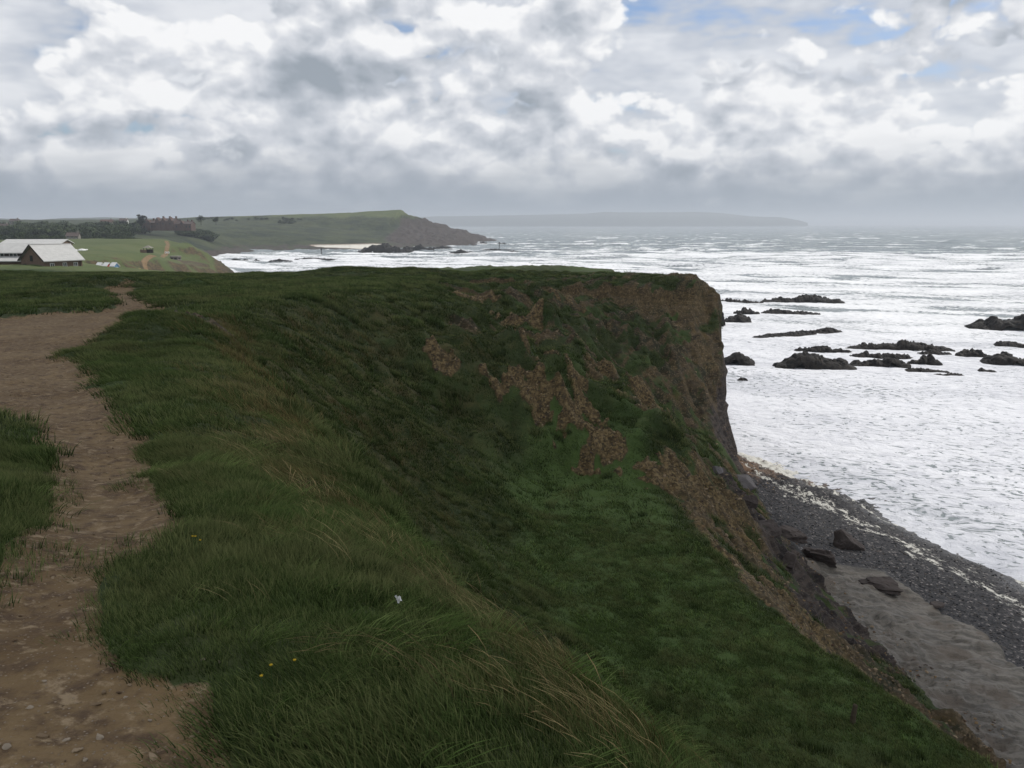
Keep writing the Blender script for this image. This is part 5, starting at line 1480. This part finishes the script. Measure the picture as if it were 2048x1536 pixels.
def trunk_mb(h, r, seed):
    random.seed(seed); m_ = MB(); m_.tube((0, 0, -.8), (.1 * h * .2, 0, h * .55), r, r * .6)
    for k in range(5):
        a = k * 1.26 + seed; z_ = h * (.35 + .06 * k); m_.tube((.05 * h * .2, 0, z_), (math.cos(a) * h * .28, math.sin(a) * h * .28, z_ + h * .28), r * .4, r * .1, 6)
    return m_


wood_lib = []
for i in range(4):
    g_ = np.random.default_rng(500 + i)
    lobes = [(g_.normal(0, 1.6), g_.normal(0, 1.6), 3.2 + 3.4 * g_.random(), 1.6 + 1.2 * g_.random()) for _ in range(8)]
    wood_lib.append(crown_mesh('wood_tree', lobes, 420, .55, 510 + i, M_LEAF))
WOOD = library('wood_tree', wood_lib)
g = np.random.default_rng(91)
W_ = []
for (u0, u1, d0, d1, n_) in ((-220, 285, 640, 790, 620), (-220, 290, 790, 880, 300), (120, 330, 600, 660, 60), (384, 446, 870, 905, 70), (235, 282, 795, 820, 24), (296, 318, 830, 850, 12), (430, 620, 1225, 1250, 26), (575, 610, 1195, 1215, 14), (0, 190, 535, 600, 60)):
    us = g.uniform(u0, u1, n_); ds = g.uniform(d0, d1, n_)
    x_ = (us - CU) / F * ds; y_ = ds * .98 + 0
    sc_ = g.uniform(.8, 1.35, n_) * (.45 if d0 > 1100 or d0 < 610 else 1.0)
    if u0 == 384: sc_ *= .8
    W_.append(np.stack([x_, y_, fhs(x_, y_) - 1.0, sc_], -1))
W_ = np.concatenate(W_)
scatter('woodland', W_[:, :3], g.random(len(W_)) * 6.28, np.stack([W_[:, 3] * 1.15, W_[:, 3] * 1.15, W_[:, 3] * g.uniform(.8, 1.15, len(W_))], -1), np.zeros((len(W_), 2)), WOOD, 4)

p = at(284, 457, 792); k_ = 792 / F
tr_ = empty('windblown_tree', (p.x, p.y, p.z), 0, label='tall dark windswept tree leaning right beside the mansion', category='tree')
trunk_mb(9.0, .5, 3).build('trunk', M_DARK, tr_)
lob = [(-1.0, 0, 9.5, 2.6), (1.6, .3, 10.8, 1.8), (3.8, 0, 10.9, 1.3), (-3.2, .2, 11.9, 1.1), (-1.8, 0, 12.0, 1.3), (.8, 0, 7.6, 2.4), (2.4, 0, 6.2, 1.9), (-2.6, 0, 6.6, 2.2), (4.6, 0, 9.9, 1.0), (-.2, 0, 4.6, 2.3)]
obj('crown', crown_mesh('crown', lob, 1500, .42, 77, M_PINE), tr_)
for i, (u, v, d, s_, lab) in enumerate(((247, 456, 800, 1.1, 'round dark tree left of the windswept tree'), (266, 457, 795, .9, 'smaller dark tree between the round tree and the windswept tree'),
                                        (402, 448, 880, 1.3, 'dark tree at the left of the clump right of the mansion'), (432, 448, 884, 1.1, 'dark tree at the right of the clump right of the mansion'))):
    p = at(u, v, d); tr_ = empty('round_tree', (p.x, p.y, p.z - .5), 0, label=lab, category='tree', group='trees near the mansion')
    trunk_mb(6.5 * s_, .3, i + 5).build('trunk', M_DARK, tr_)
    g_ = np.random.default_rng(600 + i)
    lob = [(g_.normal(0, 1.5) * s_, g_.normal(0, 1.2) * s_, (3 + 3 * g_.random()) * s_, (1.4 + g_.random()) * s_) for _ in range(8)]
    obj('crown', crown_mesh('crown', lob, 700, .4, 620 + i, M_PINE if i < 2 else M_LEAF), tr_)


# ------------------------------------------------------------------ small things in the foreground
M_YEL = simple_mat('yellow_petal', (0.48, 0.33, 0.02), 0.6, 0.1, 20.0); M_STEM = simple_mat('flower_stem', (0.04, 0.075, 0.02), 0.8, 0.2, 20.0)
for i, (u, v, n_, lab) in enumerate(((395, 1114, 3, 'cluster of three yellow flowers in the turf tongue beside the path'), (545, 1383, 1, 'yellow flower left of the other in the long grass by the path end'),
                                     (592, 1375, 1, 'yellow flower on the right, deeper in the long grass'), (526, 1407, 1, 'lowest yellow flower, nearest the bottom of the picture'))):
    p = hit(u, v, 30, 1.5); zg = zground(p.x, p.y)
    e_ = empty('yellow_flower', (p.x, p.y, zg), i * 1.3, label=lab, category='flower', group='yellow flowers in the grass')
    for k in range(n_):
        ox, oy, hz2 = (.022 * math.cos(k * 2.1), .022 * math.sin(k * 2.1), .115 + .015 * k) if n_ > 1 else (0, 0, .11)
        s_ = MB().tube((ox * .3, oy * .3, -.02), (ox, oy, hz2), .0016, .0012, 5).build('stem', M_STEM, e_)
        m_ = MB()
        for q in range(6):
            a = q * math.pi / 3; c_, sn = math.cos(a), math.sin(a)
            pt = lambda r_, b, z_: (ox + c_ * r_ - sn * b, oy + sn * r_ + c_ * b, hz2 + z_)
            m_.add([pt(0, 0, 0), pt(.004, -.003, .002), pt(.0075, 0, .005), pt(.004, .003, .002), pt(.005, 0, -.002)], [(0, 1, 2, 3), (0, 3, 4), (0, 4, 1), (1, 4, 2), (4, 3, 2)])
        m_.build('petals', M_YEL, s_)
p = hit(797, 1224, 30, 1.5); zg = zground(p.x, p.y)
m_ = MB(); random.seed(4)
sc_ = empty('white_scrap', (p.x, p.y, zg + .08), .4, label='small ragged white scrap caught in the grass right of the path', category='litter')
for k in range(7):
    a = k * .9; r_ = .006 + .009 * random.random(); z0 = .012 * random.random()
    m_.add([(0, 0, z0), (r_ * math.cos(a), r_ * math.sin(a), z0 + .012), (r_ * 1.5 * math.cos(a + .5), r_ * 1.5 * math.sin(a + .5), z0 + .03 * random.random()), (r_ * .6 * math.cos(a + .9), r_ * .6 * math.sin(a + .9), z0 + .035)], [(0, 1, 2, 3)])
m_.build('folded_flap', M_WHITE, sc_)
MB().tube((.0, 0, .0), (.01, .006, .03), .005, .007, 7).build('crumpled_core', M_WHITE, sc_)
# leaning post stump on the lower slope
p = hit(1704, 1450); zg = zground(p.x, p.y); s_ = (p - Vector((0, 0, CAM_Z))).length / F
m_ = MB(); hh_ = 36 * s_
m_.tube((0, 0, -.3), (.02, 0, hh_ * .5), 5 * s_, 4.6 * s_, 9).tube((.02, 0, hh_ * .5), (.05, 0, hh_), 4.6 * s_, 4 * s_, 9).tube((.05, 0, hh_), (.07, 0, hh_ * 1.04), 4 * s_, 2 * s_, 9)
o = m_.build('fence_post', simple_mat('weathered_post', (.085, .068, .048), .9, .4, 9, .1, .5), None, label='short weathered wooden post standing alone on the lower grass slope', category='post'); o.location = (p.x, p.y, zg)
